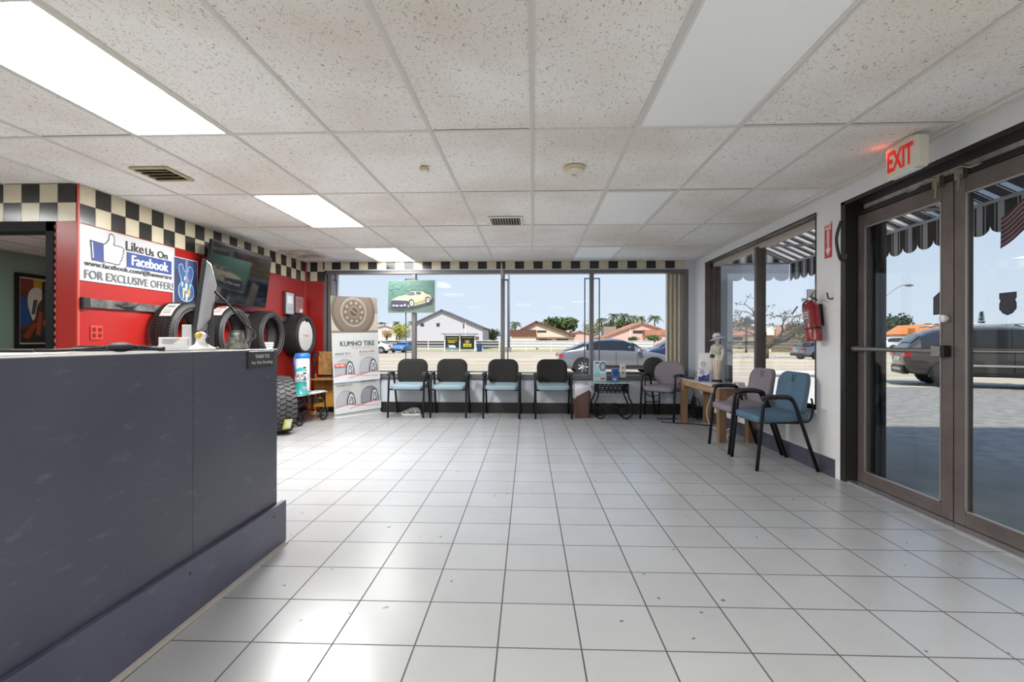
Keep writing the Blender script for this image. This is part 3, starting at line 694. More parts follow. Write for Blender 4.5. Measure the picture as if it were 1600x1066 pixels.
# cables under the table
CORD = mat('white_cord', (206, 200, 190), .5); CORDB = mat('black_cord', (28, 28, 28), .5)
def cord(name, label, pts, r, m): 
    b = B(); b.tube(smooth_path(pts, 8), r, 7); return tag(b.build(name, m, smooth='all'), label, 'cable')
cord('extension_lead', 'white cord hanging behind the oak table legs to the floor', [(2.44, 6.74, .55), (2.36, 6.66, .38), (2.30, 6.62, .20), (2.32, 6.52, .04), (2.42, 6.44, .01), (2.50, 6.34, .05), (2.512, 6.30, .28)], .006, CORD)
cord('extension_lead', 'white cord knotted on the floor below the near end of the oak table', [(2.52, 5.98, .30), (2.40, 5.92, .18), (2.30, 5.86, .06), (2.24, 5.80, .008), (2.32, 5.98, .008), (2.42, 6.06, .06), (2.515, 6.1, .24)], .005, CORD)
cord('extension_lead', 'black cord looping on the floor between corner chair and oak table', [(1.80, 7.02, .008), (1.95, 6.93, .008), (2.20, 6.86, .008), (2.38, 6.74, .008), (2.46, 6.90, .008), (2.50, 7.2, .008), (2.515, 7.45, .18)], .008, CORDB)
cord('extension_lead', 'black cord sagging beneath the seat of the corner chair', [(2.45, 7.73, .44), (2.10, 7.745, .36), (1.85, 7.75, .28), (1.72, 7.745, .4), (1.68, 7.77, .55)], .006, CORDB)
t = thing('power_strip', 'dark power strip lying on the floor below the corner chair', 'power strip', (1.95, 7.26, 0), R(4)); b = B(); b.box((-.14, -.03, 0), (.14, .03, .035)); b.build('case', P(70, 72, 80, .4), t, bevel=.006)
for k in range(4):
    b = B(); b.box((-.11 + k * .055, -.016, .035), (-.085 + k * .055, .016, .037)); b.build('socket', P(206, 206, 210, .4), t)
t = thing('cable_tangle', 'tangle of dark cables heaped in the corner behind the oak table', 'cables', (2.42, 7.42, 0)); b = B()
for k in range(9):
    pts = [Vector((random.uniform(-.06, .06), random.uniform(-.15, .16), max(.008, random.uniform(-.05, .42) * (1 - q * .12)))) for q in range(6)]; b.tube(smooth_path(pts, 6), .006, 6)
b.build('cables', CORDB, t, smooth='all')
b = B(); b.box((-.05, .0, .0), (.04, .14, .11)); b.build('adapter', BLACK, t, bevel=.006)

# ------------------------------------------------------------------ scrolled iron tables with glass tops
IRON = mat('black_wrought_iron', (26, 26, 28), .42, .5)
def iron_table(label, loc, rz, W, D, H, top_mat, ov=.05, top_name='glass_top'):
    t = thing('iron_table', label, 'table', loc, rz)
    hx, hy = W / 2, D / 2
    b = B(); b.prism(rrect(W + 2 * ov, D + 2 * ov, .03), H - .012, H, 'xy'); b.build(top_name, top_mat, t, bevel=.003)
    for s in (-1, 1):
        for q in (-1, 1):
            b = B(); x, y = s * hx, q * hy; o = s * .055
            path = [(x, y, H - .012), (x + s * .004, y, H - .18), (x + s * .02, y, H - .24), (x + o, y, H - .31), (x + s * .062, y, .115), (x + s * .045, y, .05)]
            path += [(x + s * (-.03) + s * .078 * math.cos(R(a)), y, .09 + .078 * math.sin(R(a))) for a in (-40, -75, -110, -150, -190, -230, -270, -310)]
            b.tube(smooth_path(path, 5), .0115, 8); b.build('leg', IRON, t, smooth='all')
            b = B(); b.tube([(x - s * .03 + .036 * math.cos(R(a)) - s * .02, y, .105 + .036 * math.sin(R(a))) for a in range(0, 330, 22)], .007, 6); b.build('scroll', IRON, t, smooth='all')
    def lattice(p0, p1):
        b = B(); p0, p1 = Vector(p0), Vector(p1); d = p1 - p0; L = d.length; zt, zb = H - .03, H - .15
        for z in (zt, H - .06, H - .125, zb): b.tube([p0 + Vector((0, 0, z)), p1 + Vector((0, 0, z))], .006, 6)
        n = max(3, int(L / .06))
        for k in range(n):
            a, c = p0 + d * (k / n), p0 + d * ((k + 1) / n)
            za, zc = (zt, zb) if k % 2 else (zb, zt)
            b.tube([a + Vector((0, 0, za)), c + Vector((0, 0, zc))], .0055, 6); b.tube([a + Vector((0, 0, zc)), c + Vector((0, 0, za))], .0045, 6)
        return b
    for p, q in (((-hx, -hy, 0), (hx, -hy, 0)), ((hx, -hy, 0), (hx, hy, 0)), ((hx, hy, 0), (-hx, hy, 0)), ((-hx, hy, 0), (-hx, -hy, 0))): lattice(p, q).build('lattice_apron', IRON, t, smooth='all')
    for y in (-hy, hy):
        for s in (-1, 1):
            b = B(); b.tube(smooth_path([(s * (hx - .06), y, .14), (s * (hx - .10), y, .175), (s * (hx - .15), y, .19), (s * .04, y, .165)], 5), .007, 6); b.build('brace', IRON, t, smooth='all')
    b = B()
    for s in (-1, 1): b.tube([(s * (hx - .06), -hy, .15), (s * (hx - .06), hy, .15)], .008, 6)
    b.tube([(-hx + .06, 0, .15), (hx - .06, 0, .15)], .008, 6); b.build('stretcher', IRON, t, smooth='all')
    return t
GT = (1.175, 7.42, .535)
iron_table('black iron table with scroll legs and green glass top under the back window', (GT[0], GT[1], 0), R(1), .43, .34, GT[2], mat('turquoise_table_glass', (176, 222, 222), .06, alpha=.62, spec=.8), .065)
# brochures, boxes on the glass table
t = thing('leaflet_stand', 'clear stand of pale blue leaflets on the left of the glass table', 'leaflet holder', (1.02, 7.46, GT[2]), R(6))
b = B(); b.box((-.1, .0, 0), (.1, .06, .004)); b.box((-.1, .056, 0), (.1, .06, .26)); b.box((-.1, .0, 0), (.1, .004, .12)); b.build('holder', CLEAR, t)
b = B(); b.box((-.095, .02, .004), (.095, .05, .305)); b.build('leaflets', P(206, 226, 232, .5), t)
a = Art(.19, .30); a.rect(0, 0, 1, 1, (212, 228, 234)); a.ring(.72, .72, .24, .2, .016, (62, 76, 104)); a.ring(.72, .72, .13, .11, .01, (110, 124, 150)); a.rect(.0, .0, 1, .2, (232, 222, 226)); a.poly([(.0, .2), (.6, .2), (.3, .75), (0, .85)], (172, 214, 220)); a.rect(.55, .06, .92, .16, (206, 120, 120)); a.rect(.08, .86, .42, .94, (96, 110, 130)); a.build('cover_print', t, loc=(0, .0185, .155))
t = carton('blue_carton', 'small dark blue carton on the glass table', 'box', .105, .06, .19, (1.235, 7.42, GT[2]), R(4), P(44, 92, 156, .4))
a = Art(.105, .19); a.rect(0, 0, 1, .36, (66, 88, 128)); a.rect(.12, .1, .6, .28, (190, 170, 176)); a.ell(.5, .66, .3, .2, (30, 70, 130)); a.build('printed_front', t, loc=(0, -.0305, .095))
b = B(); b.box((.053, -.028, .02), (.0545, .028, .17)); b.build('printed_side', P(34, 36, 44, .5), t)
t = thing('soap_dispenser', 'white two button dispenser standing right of the glass table top', 'dispenser', (1.415, 7.803, .567), 0)
b = B(); b.prism(rrect(.088, .215, .012, cy=.1075), -.028, .02, 'xz'); b.build('case', P(226, 222, 212, .4), t, bevel=.006)
for z in (.075, .155):
    b = B(); b.prism(rrect(.04, .018, .006, cy=z), -.031, -.028, 'xz'); b.build('button', P(96, 92, 90, .4), t)
t = thing('spray_bottle', 'tiny clear bottle on the window sill beside the white dispenser', 'bottle', (1.315, 7.803, .567), 0)
b = B(); b.lathe([(.02, 0), (.024, .01), (.024, .06), (.01, .085), (.01, .095)], seg=20); b.build('bottle', P(170, 178, 168, .15), t, smooth=True)
b = B(); b.lathe([(.011, .095), (.011, .125), (.004, .13)], seg=14); b.build('cap', P(60, 56, 52), t, smooth=True)
# waste bin
t = thing('waste_bin', 'brown plastic waste bin with white liner between chair and glass table', 'waste bin', (.735, 7.42, 0), R(2))
BIN = mat('brown_bin_plastic', (92, 68, 62), .45)
b = B(); b.rings([[Vector((x * k, y * k, z)) for x, y in rrect(.25, .22, .04)] for z, k in ((0, .86), (.01, .88), (.47, 1.06), (.47, 1.03), (.02, .85))]); b.build('bin', BIN, t, smooth=True)
b = B(); n = 40; rows = []
def binr(k, z, wob):
    out = rrect(.25, .22, .04, 9); 
    return [Vector((x * k * (1 + wob * .02 * math.sin(i * 1.7)), y * k * (1 + wob * .02 * math.cos(i * 2.3)), z + wob * (.012 * math.sin(i * .9)))) for i, (x, y) in enumerate(out)]
low = binr(1.13, .30, 2)
for i, p in enumerate(low):
    p.z += .14 * max(0, p.x / .14) + (.05 if p.y > 0 else 0)
b.rings([binr(.9, .40, 0), binr(1.03, .485, 1), binr(1.1, .482, 1), [a_.lerp(c_, .5) for a_, c_ in zip(binr(1.1, .482, 1), low)], low], caps=False); b.build('liner', mat('white_bin_liner', (214, 214, 222), .35, bump=.5, bscale=22), t, smooth='all')
# shoes
def shoe(label, loc, rz):
    t = thing('sneaker', label, 'shoe', loc, rz, 'pair of sneakers under the chair')
    n = 10; L = .27
    def sec(k, z0, z1, kw=1.0):
        u = k / n; w = (.034 + .014 * math.sin(PI * min(1, u * 1.1)) - .006 * (1 if 4 < k < 6 else 0)) * kw
        w *= .75 if k in (0, n) else 1
        return [Vector((-L / 2 + u * L, y * w, z)) for y, z in ((-1, z0), (-1.02, (z0 + z1) / 2), (-.75, z1), (0, z1 + .004), (.75, z1), (1.02, (z0 + z1) / 2), (1, z0))]
    b = B(); b.rings([sec(k, 0, .024 + (.008 if k < 3 else 0), 1.06) for k in range(n + 1)]); b.build('sole', P(206, 206, 204, .5), t, smooth=True)
    hs = [.085, .098, .10, .092, .085, .078, .066, .056, .050, .044, .03]
    b = B(); b.rings([sec(k, .022, hs[k], .96) for k in range(n + 1)]); b.build('upper', mat('dark_sneaker_mesh', (58, 56, 58), .7, noise=.5, nscale=30, c2=(150, 148, 148)), t, smooth=True)
    b = B()
    for k in range(4): b.tube([(-.045 + k * .026, -.026, .094 - k * .009), (-.04 + k * .026, 0, .102 - k * .009), (-.045 + k * .026, .026, .094 - k * .009)], .004, 6)
    b.build('laces', P(220, 220, 220), t, smooth='all')
    b = B(); b.prism([(-.07, .03), (-.03, .03), (.03, .055), (.02, .065), (-.04, .05)], -.049, -.044, 'xz'); b.build('side_stripe', P(214, 212, 208), t)
    return t
shoe('dark running shoe in front of its pair under the leftmost chair', (-1.85, 7.52, 0), R(188)); shoe('dark running shoe pushed back against the wall under the leftmost chair', (-1.90, 7.64, 0), R(186))

# ------------------------------------------------------------------ reception counter
def counter_mat(name, c, c2, rough):
    m = mat(name, c, rough, noise=.3, nscale=1.6, c2=c2, detail=5); nt = m.node_tree; L = nt.links; b = nt.nodes['Principled BSDF']
    tc = nt.nodes.new('ShaderNodeTexCoord'); mp = nt.nodes.new('ShaderNodeMapping'); mp.inputs['Scale'].default_value = (1, 5, 14); mp.inputs['Rotation'].default_value = (R(28), 0, 0); L.new(tc.outputs['Object'], mp.inputs[0])
    n = nt.nodes.new('ShaderNodeTexNoise'); n.inputs['Scale'].default_value = 1.5; n.inputs['Detail'].default_value = 8; n.inputs['Roughness'].default_value = .65; L.new(mp.outputs[0], n.inputs['Vector'])
    rp = nt.nodes.new('ShaderNodeValToRGB'); rp.color_ramp.elements[0].position = .58; rp.color_ramp.elements[1].position = .80; rp.color_ramp.elements[1].color = (.5, .5, .5, 1); L.new(n.outputs['Fac'], rp.inputs[0])
    src = b.inputs['Base Color'].links[0].from_socket
    mx = nt.nodes.new('ShaderNodeMix'); mx.data_type = 'RGBA'; L.new(rp.outputs[0], mx.inputs[0]); L.new(src, mx.inputs[6]); mx.inputs[7].default_value = rgb((132, 130, 140)); L.new(mx.outputs[2], b.inputs['Base Color'])
    b.inputs['Specular IOR Level'].default_value = .9
    return m
CNT = counter_mat('charcoal_counter_laminate', (72, 72, 85), (60, 60, 74), .38)
KCK = counter_mat('slate_kickboard', (84, 84, 104), (66, 66, 86), .40)
CH, CXF, CY1 = 1.09, -1.412, 2.68
t = thing('reception_counter', 'long charcoal reception counter with scuffed kickboard in the left foreground', 'counter', (CXF, 0, 0))
b = B(); b.box((-.62, -1.4, 0), (0, 2.002 - .0015, CH - .004)); b.build('front_panel', CNT, t, bevel=.0015)
b = B(); b.box((-.62, 2.002 + .0015, 0), (0, CY1, CH - .004)); b.build('front_panel', CNT, t, bevel=.0015)
b = B(); b.box((-.62, -1.4, CH - .004), (.001, CY1 + .001, CH)); b.build('countertop', mat('grey_counter_top', (160, 158, 156), .35), t, bevel=.003)
b = B(); b.box((.001, -1.4, .012), (.026, CY1 + .055, .238)); b.build('kickboard', KCK, t, bevel=.003)
b = B(); b.box((.0, -1.4, 0), (.045, CY1 + .045, .012)); b.build('floor_trim', mat('pale_caulk', (176, 170, 160), .7), t)
b = B()
for y in (1.30, 1.95, 2.60): b.lathe([(.006, .026), (.006, .0275), (0, .0276)], (0, y, .19), 'x', 12)
b.build('screws', P(40, 38, 40, .4), t)
t = thing('small_plaque', 'small dark THANK YOU plaque on the counter front near its end', 'plaque', (CXF + .001, 2.515, 1.038), R(90))
b = B(); b.prism(rrect(.245, .088, .006), -.008, 0, 'xz'); b.build('plate', P(54, 54, 56, .3), t, bevel=.002)
a = Art(.245, .088, y=-.0085); a.text('THANK YOU', .5, .7, .55, .22, (214, 214, 214), .02); a.text('For Not Smoking', .5, .32, .8, .24, (214, 214, 214), .01); a.build('lettering', t)
# ---- things on the counter
t = thing('computer_monitor', 'computer monitor seen edge on standing on the counter', 'monitor', (-1.72, 2.50, CH), R(-58))
tl = Matrix.Translation((0, 0, .265)) @ Matrix.Rotation(R(-7), 4, 'X')
b = B(); b.box((-.25, -.006, -.175), (.25, .012, .175)); b.xform(tl); b.build('bezel', BLACK, t, bevel=.004)
b = B(); b.rings([[Vector((x, .012, z)) for x, z in rrect(.49, .34, .02)], [Vector((x, .03, z)) for x, z in rrect(.47, .32, .03)], [Vector((x * .6, .055, z * .6)) for x, z in rrect(.47, .32, .03)]]); b.xform(tl); b.build('back_shell', mat('silver_monitor_back', (196, 196, 204), .3, .3), t, smooth=True)
b = B(); b.box((-.24, -.0075, -.165), (.24, -.006, .165)); b.xform(tl); b.build('screen', P(10, 10, 12, .1), t)
b = B(); b.box((-.03, .03, .01), (.03, .055, .25)); b.build('stand_neck', P(60, 60, 66, .4), t, bevel=.005)
b = B(); b.prism(rrect(.17, .12, .03, cy=.02), 0, .012, 'xy'); b.build('stand_foot', P(60, 60, 66, .4), t, bevel=.004)
b = B(); b.tube(smooth_path([(.05, .06, .30), (-.03, .12, .24), (-.10, .2, .14), (-.2, .26, .08), (-.34, .22, .03)]), .006, 7); b.build('cable', CORDB, t, smooth='all')
t = thing('computer_tower', 'slim black and silver computer box standing behind the monitor on the counter', 'computer', (-1.86, 2.60, CH), R(-62))
b = B(); b.box((-.06, -.02, 0), (.05, .02, .125)); b.build('case', P(34, 34, 38, .35), t, bevel=.004)
b = B(); b.box((.05, -.022, 0), (.058, .022, .13)); b.build('silver_edge', P(206, 206, 208, .3), t, bevel=.002)
t = thing('business_card_holder', 'white holder of business cards at the counter edge', 'card holder', (-1.55, 2.075, CH), R(35))
b = B(); b.box((-.055, -.03, 0), (.055, .03, .006)); b.box((-.055, .024, 0), (.055, .03, .06)); b.box((-.055, -.03, 0), (.055, -.026, .026)); b.build('holder', P(228, 228, 230, .3), t, bevel=.002)
b = B(); b.box((-.048, -.02, .006), (.048, .018, .056), M=Matrix.Rotation(R(-6), 4, 'X')); b.build('cards', P(236, 234, 232, .5), t)
a = Art(.096, .03); 
for k in range(3): a.rect(.08, .2 + k * .26, .5 + .1 * k, .3 + k * .26, (140, 136, 140))
a.build('card_print', t, loc=(0, -.024, .042), rot=(R(-6), 0, 0))
t = thing('headset', 'black headset and cable lying on the counter by the card holder', 'headset', (-1.62, 1.88, CH), R(30))
b = B(); b.sphere((0, 0, .02), .038, sc=(1.25, 1, .5), seg=20); b.build('ear_pad', P(30, 32, 38, .6), t, smooth=True)
b = B(); b.tube(smooth_path([(-.05, .0, .02), (-.12, .03, .012), (-.2, .0, .008), (-.30, .03, .008), (-.34, -.03, .008), (-.24, -.06, .008)]), .006, 7); b.build('cable', CORDB, t, smooth='all')
b = B(); b.tube(smooth_path([(.05, 0, .02), (.09, .03, .014), (.14, .02, .012)]), .009, 7); b.build('mic_arm', BLACK, t, smooth='all')
t = thing('keyboard', 'dark keyboard lying flat on the counter beyond the headset', 'keyboard', (-1.80, 2.16, CH), R(62))
b = B(); b.box((-.2, -.065, 0), (.2, .065, .018)); b.build('case', P(44, 46, 54, .5), t, bevel=.004)
b = B()
for r in range(4):
    for k in range(13): b.box((-.188 + k * .029, -.055 + r * .028, .018), (-.188 + k * .029 + .024, -.055 + r * .028 + .023, .023))
b.build('keys', P(28, 28, 30, .5), t)
t = thing('ornament', 'small white and yellow bird ornament at the foot of the monitor', 'ornament', (-1.53, 2.225, CH), R(20))
b = B(); b.lathe([(.045, 0), (.05, .006), (.04, .014), (.02, .03), (.016, .05), (.02, .065), (.01, .085), (0, .088)], seg=22, sx=1.3); b.build('body', P(224, 222, 216, .35), t, smooth='all')
b = B(); b.sphere((-.008, -.012, .07), .016); b.build('yellow_breast', P(206, 176, 74, .5), t, smooth='all'); b = B(); b.sphere((.02, .0, .05), .014, sc=(1, .7, 1.6)); b.build('dark_wing', P(50, 50, 54, .5), t, smooth='all')
t = thing('glass_vase', 'tapered crackled glass vase on the counter in front of the tyres', 'vase', (-1.575, 2.57, CH), 0)
b = B(); b.lathe([(.05, 0), (.054, .006), (.048, .03), (.038, .06), (.033, .098), (.030, .098), (.034, .06), (.044, .03), (.044, .01), (0, .008)], seg=32); b.build('vase', mat('crackled_silver_glass', (176, 176, 164), .2, .35, noise=.6, nscale=38, c2=(92, 94, 84)), t, smooth=True)
b = B(); b.lathe([(.0345, .086), (.0345, .1), (.030, .1)], seg=32, caps=False); b.build('rim', P(120, 120, 112, .2, metal=.6), t, smooth=True)
t = thing('business_card', 'yellowish card lying flat on the counter beside the vase', 'card', (-1.50, 2.36, CH), R(15)); b = B(); b.box((-.045, -.027, 0), (.045, .027, .004)); b.build('card', P(206, 196, 150), t); b = B(); b.box((-.03, -.01, .004), (.01, .012, .0046)); b.build('print', P(110, 104, 90), t)
t = thing('booklet', 'stack of white booklets lying inside the third tyre of the row', 'booklets', (-3.47, 6.36, .996), R(20))
for k in range(4):
    b = B(); b.box((-.05, -.055, 0), (.05, .055, .024), M=Matrix.Translation((.004 * k, 0, .002 + .031 * k)) @ Matrix.Rotation(R(4 * (k % 2)), 4, 'Z')); b.build('booklet_leaf', P(226, 226, 222), t)
b = B(); b.box((-.04, -.045, .02), (.04, .045, .10)); b.build('dark_edge', P(50, 50, 52), t)
t = thing('paper_sheet', 'white sheet of paper at the near end of the counter top', 'paper', (-1.66, 1.42, CH), R(8)); b = B(); b.box((-.15, -.2, 0), (.11, .2, .003)); b.build('sheet', P(236, 236, 236), t); b = B()
for k in range(6): b.box((-.11, -.14 + k * .05, .003), (.06, -.13 + k * .05, .0036))
b.build('print_lines', P(150, 150, 156), t)

# ------------------------------------------------------------------ left wall
BLUE = (42, 62, 122); INK = (38, 36, 38)
t = thing('wall_banner', 'white banner with thumb up symbol on the red wall under the chequered tiles', 'banner', (XL + .006, (3.828 + 4.884) / 2, 1.849), R(90))
W_, H_ = 1.056, .455
b = B(); b.box((-W_ / 2, -.003, -H_ / 2), (W_ / 2, .006, H_ / 2)); b.build('vinyl_sheet', mat('white_banner_vinyl', (184, 184, 184), .28), t)
a = Art(W_, H_, y=-.0034)
thumb = [(.10, .74), (.225, .73), (.265, .93), (.29, .95), (.315, .91), (.315, .80), (.305, .74), (.40, .72), (.42, .68), (.405, .63), (.415, .58), (.395, .53), (.40, .49), (.385, .46), (.38, .40), (.355, .37), (.225, .39), (.10, .41)]
# cuff and hand of the thumb symbol
a.poly([(.09, .745), (.205, .73), (.205, .39), (.105, .40)], BLUE); a.poly([(.103, .725), (.112, .725), (.122, .44), (.113, .44)], (206, 214, 228))
hand = [(.205, .72), (.235, .76), (.258, .83), (.262, .93), (.278, .955), (.298, .945), (.312, .89), (.312, .82), (.303, .755), (.385, .745), (.408, .72), (.408, .685), (.396, .67), (.405, .635), (.395, .60), (.398, .565), (.384, .535), (.388, .50), (.372, .475), (.366, .41), (.345, .39), (.21, .405)]
a.poly(hand, (192, 192, 192)); a.line(hand + [hand[0]], .0085, (60, 62, 96)); a.line([(.205, .73), (.09, .745), (.105, .40), (.205, .39)], .0085, (60, 62, 96))
for dx in (0, .005): a.text('Like', .52 + dx, .80, .19, .185, INK, .008); a.text('Us', .685 + dx, .775, .095, .15, INK, .008); a.text('On', .84 + dx, .775, .125, .155, INK, .008)
a.rect(.435, .385, .955, .68, BLUE); a.text('Facebook', .695, .535, .42, .20, (216, 216, 220)); a.text('Facebook', .70, .537, .42, .20, (216, 216, 220)); a.text('Facebook', .704, .535, .42, .20, (216, 216, 220))
for dx in (0, .003): a.text('www.facebook.com/@bannertire', .495 + dx, .315, .92, .125, INK); a.text('FOR EXCLUSIVE OFFERS', .513 + dx, .125, .95, .155, (96, 96, 104))
a.build('lettering', t)
# guitar poster
t = thing('guitar_poster', 'dark blue poster of an electric guitar beside the banner on the red wall', 'poster', (XL + .004, 5.04, 1.755), R(90))
PW, PH = .36, .475
b = B(); b.box((-PW / 2, -.012, -PH / 2), (PW / 2, 0, PH / 2)); b.build('canvas', P(200, 206, 214, .5), t)
a = Art(PW, PH, y=-.0125); a.rect(.02, .015, .98, .985, (38, 48, 76)); a.poly([(.02, .985), (.98, .985), (.98, .6), (.6, .9), (.02, .7)], (48, 64, 100))
body = [(.30, .10), (.20, .22), (.20, .36), (.30, .48), (.26, .60), (.20, .74), (.22, .84), (.34, .86), (.40, .76), (.50, .68), (.58, .74), (.62, .84), (.74, .82), (.80, .72), (.76, .58), (.70, .48), (.80, .36), (.82, .20), (.70, .10), (.5, .06)]
a.poly(body, (52, 84, 130)); a.line([tuple(p[:2]) for p in smooth_path([(x, y, 0) for x, y in body + [body[0]]], 4)], .007, (176, 206, 236))
a.rect(.46, .55, .56, .98, (70, 88, 128))
for (x, y, r, c) in ((.40, .30, .07, (214, 200, 90)), (.62, .28, .08, (226, 150, 70)), (.50, .40, .07, (240, 240, 236)), (.34, .44, .05, (190, 220, 170)), (.66, .42, .05, (120, 190, 140)), (.52, .18, .07, (236, 226, 170)), (.44, .58, .04, (230, 240, 250)), (.60, .54, .035, (206, 96, 120)), (.38, .18, .045, (200, 220, 120))):
    a.poly([(x + r * (1 + .5 * math.sin(5 * q)) * math.cos(q * PI / 6) * .8, y + r * (1 + .5 * math.cos(7 * q)) * math.sin(q * PI / 6)) for q in range(12)], c)
for k in range(4): a.line([(.47 + k * .025, .16), (.475 + k * .022, .96)], .0016, (220, 226, 234))
a.build('print', t)
# electrical outlet
t = thing('wall_outlet', 'red painted four socket outlet on the red wall above the counter', 'outlet', (XL, 3.99, 1.20), R(90))
b = B(); b.prism(rrect(.118, .118, .008), -.008, 0, 'xz'); b.build('plate', mat('red_outlet_plate', (186, 52, 44), .35), t, bevel=.003)
for x in (-.028, .028):
    for z in (-.024, .024):
        b = B(); b.prism(rrect(.034, .036, .014, cx=x, cy=z), -.010, -.008, 'xz'); b.box((x - .009, -.0106, z + .0), (x - .005, -.010, z + .012)); b.box((x + .005, -.0106, z), (x + .009, -.010, z + .012)); b.build('socket', P(96, 22, 20, .4), t)
# television
t = thing('television', 'large wall mounted television tilted down on the red wall', 'television', (-3.462, 5.735, 1.89), R(90))
tl = Matrix.Rotation(R(7.4), 4, 'X')
b = B(); b.box((-.60, -.012, -.335), (.60, .028, .335)); b.xform(tl); b.build('case', mat('black_tv_case', (20, 20, 22), .3), t, bevel=.004)
b = B(); b.box((-.588, -.0145, -.318), (.588, -.012, .323)); b.xform(tl); b.build('screen', mat('black_glossy_screen', (7, 7, 9), .05, spec=.7, coat=.6), t)
b = B(); b.box((-.2, .03, -.14), (.2, .06, .14)); b.box((-.15, .05, -.10), (.15, .187, -.06)); b.box((-.15, .05, .06), (.15, .187, .10)); b.box((-.2, .172, -.16), (.2, .187, .16)); b.build('wall_bracket', BLACKM, t)
# tyre rack rails and pegs
RUB = mat('tyre_rubber', (33, 32, 32), .62, bump=.1, bscale=80)
t = thing('tyre_rack', 'long black rail with hooks carrying tyres along the red wall', 'rack', (XL, 0, 1.44))
b = B(); b.box((0, 3.835, -.035), (.03, 7.62, .038)); b.build('rail', mat('dusty_black_rail', (46, 44, 44), .38, .3, noise=.6, nscale=9, c2=(110, 108, 106)), t, bevel=.004)
b = B(); b.box((0, 3.828, -.045), (.045, 3.89, .045)); b.build('end_bracket', BLACK, t, bevel=.003)
TY = [4.82, 5.56, 6.36, 7.32]
for y in TY:
    b = B(); b.tube(smooth_path([(.015, y, -.0), (.12, y, -.012), (.24, y, -.012), (.275, y, .02)]), .011, 8); b.build('peg', BLACKM, t, smooth='all')
b = B(); b.tube(smooth_path([(.03, 4.18, .0), (.05, 4.24, -.005), (.055, 4.32, .0), (.05, 4.38, .028)]), .007, 8); b.tube([(.03, 4.15, .0), (.05, 4.22, .012)], .007, 8); b.build('hook', BLACK, t, smooth='all')
def tyre(label, loc, rz, Ro, Ri, w, knob=False, tilt=0, group='tyres hung along the red wall'):
    """axis along local x; outer face at +x"""
    t = thing('tyre', label, 'tyre', loc, rz, group)
    h = w / 2
    prof = [(Ri + .004, -h * .62), (Ri, -h * .7), (Ri + .012, -h * .86), (Ri + (Ro - Ri) * .45, -h * 1.0), (Ro - .035, -h * .93), (Ro - .012, -h * .80), (Ro - .004, -h * .55), (Ro, 0), (Ro - .004, h * .55), (Ro - .012, h * .80), (Ro - .035, h * .93), (Ri + (Ro - Ri) * .45, h * 1.0), (Ri + .012, h * .86), (Ri, h * .7), (Ri + .004, h * .62), (Ri + .03, h * .3), (Ro - .022, 0), (Ri + .03, -h * .3)]
    seg = 72; rings = []
    for k in range(seg):
        an = 2 * PI * k / seg; rings.append([Vector((x, r * math.cos(an), r * math.sin(an))) for r, x in prof])
    b = B(); b.rings(rings, closed=True); b.build('carcass', RUB, t, smooth='all')
    b = B(); n = 64 if not knob else 34
    for k in range(n):
        an = 2 * PI * k / n
        if knob:
            for q, x in enumerate((-.72, -.26, .26, .72)):
                a2 = an + (PI / n if q % 2 else 0); M_ = Matrix.Rotation(a2, 4, 'X') @ Matrix.Translation((x * h, 0, Ro - (.012 if abs(x) > .5 else .004)))
                b.box((-.032, -.021, -.006), (.032, .021, .012), M=M_ @ Matrix.Rotation(R(16 if q % 2 else -16), 4, 'Z'))
            M_ = Matrix.Rotation(an, 4, 'X') @ Matrix.Translation((h * .93, 0, Ro - .04)); b.box((-.008, -.02, -.03), (.006, .02, .02), M=M_)
        else:
            for s in (-1, 1):
                M_ = Matrix.Rotation(an, 4, 'X') @ Matrix.Translation((s * h * .62, 0, Ro - .006)); b.box((-h * .22, -.0095, -.004), (h * .2, .0095, .0055), M=M_ @ Matrix.Rotation(R(s * 24), 4, 'Z'))
    if not knob:
        for x in (-.26, 0, .26):
            rr = []
            for k in range(72):
                an = 2 * PI * k / 72; rr.append([Vector((x * h + dx, r * math.cos(an), r * math.sin(an))) for dx, r in ((-h * .1, Ro - .008), (-h * .1, Ro + .0035), (h * .1, Ro + .0035), (h * .1, Ro - .008))])
            b.rings(rr, closed=True)
    b.build('tread', RUB if not knob else mat('knobbly_tread_rubber', (62, 61, 62), .6), t)
    b = B()
    for rr_ in (Ri + .02, Ri + (Ro - Ri) * .62): b.tube([(h * (.93 if rr_ < Ri + .03 else 1.0), rr_ * math.cos(2 * PI * k / 64), rr_ * math.sin(2 * PI * k / 64)) for k in range(64)], .0035, 6, closed=True)
    b.build('rim_line', mat('grey_bead_line', (92, 92, 94), .5), t, smooth='all')
    return t
zt = 1.205
def sticker(t, Ro, a0, a1, x0, x1, red=False, kc=(214, 212, 206)):
    b = B(); n = 8
    for mi, (u0, u1, q0, q1, off) in enumerate(((x0, x1, 0, 1, .0105), (x0 + .02, x1 - .02, .15, .4, .0113), (x0 + .02, x1 - .03, .55, .62, .0113), (x0 + .02, x1 - .02, .72, .78, .0113))):
        for k in range(n):
            A = [R(a0 + (a1 - a0) * (q0 + (q1 - q0) * (k + d) / n)) for d in (0, 1)]
            b.face([Vector((x, (Ro + off) * math.cos(an), (Ro + off) * math.sin(an))) for x, an in ((u0, A[0]), (u1, A[0]), (u1, A[1]), (u0, A[1]))], 0 if mi == 0 else 1)
    b.build('tread_label', [P(*kc, .5), P(*((196, 70, 60) if red else (140, 140, 136)), .5)], t)
t1 = tyre('tyre with pale tread label, nearest of the row hung on the red wall', (-3.505, TY[0], zt), 0, .315, .215, .235); sticker(t1, .315, 118, 150, -.03, .09)
t2 = tyre('tyre with red and white tread label, right behind the monitor', (-3.51, TY[1], zt + .005), 0, .31, .225, .23); sticker(t2, .31, 100, 140, -.05, .08, True)
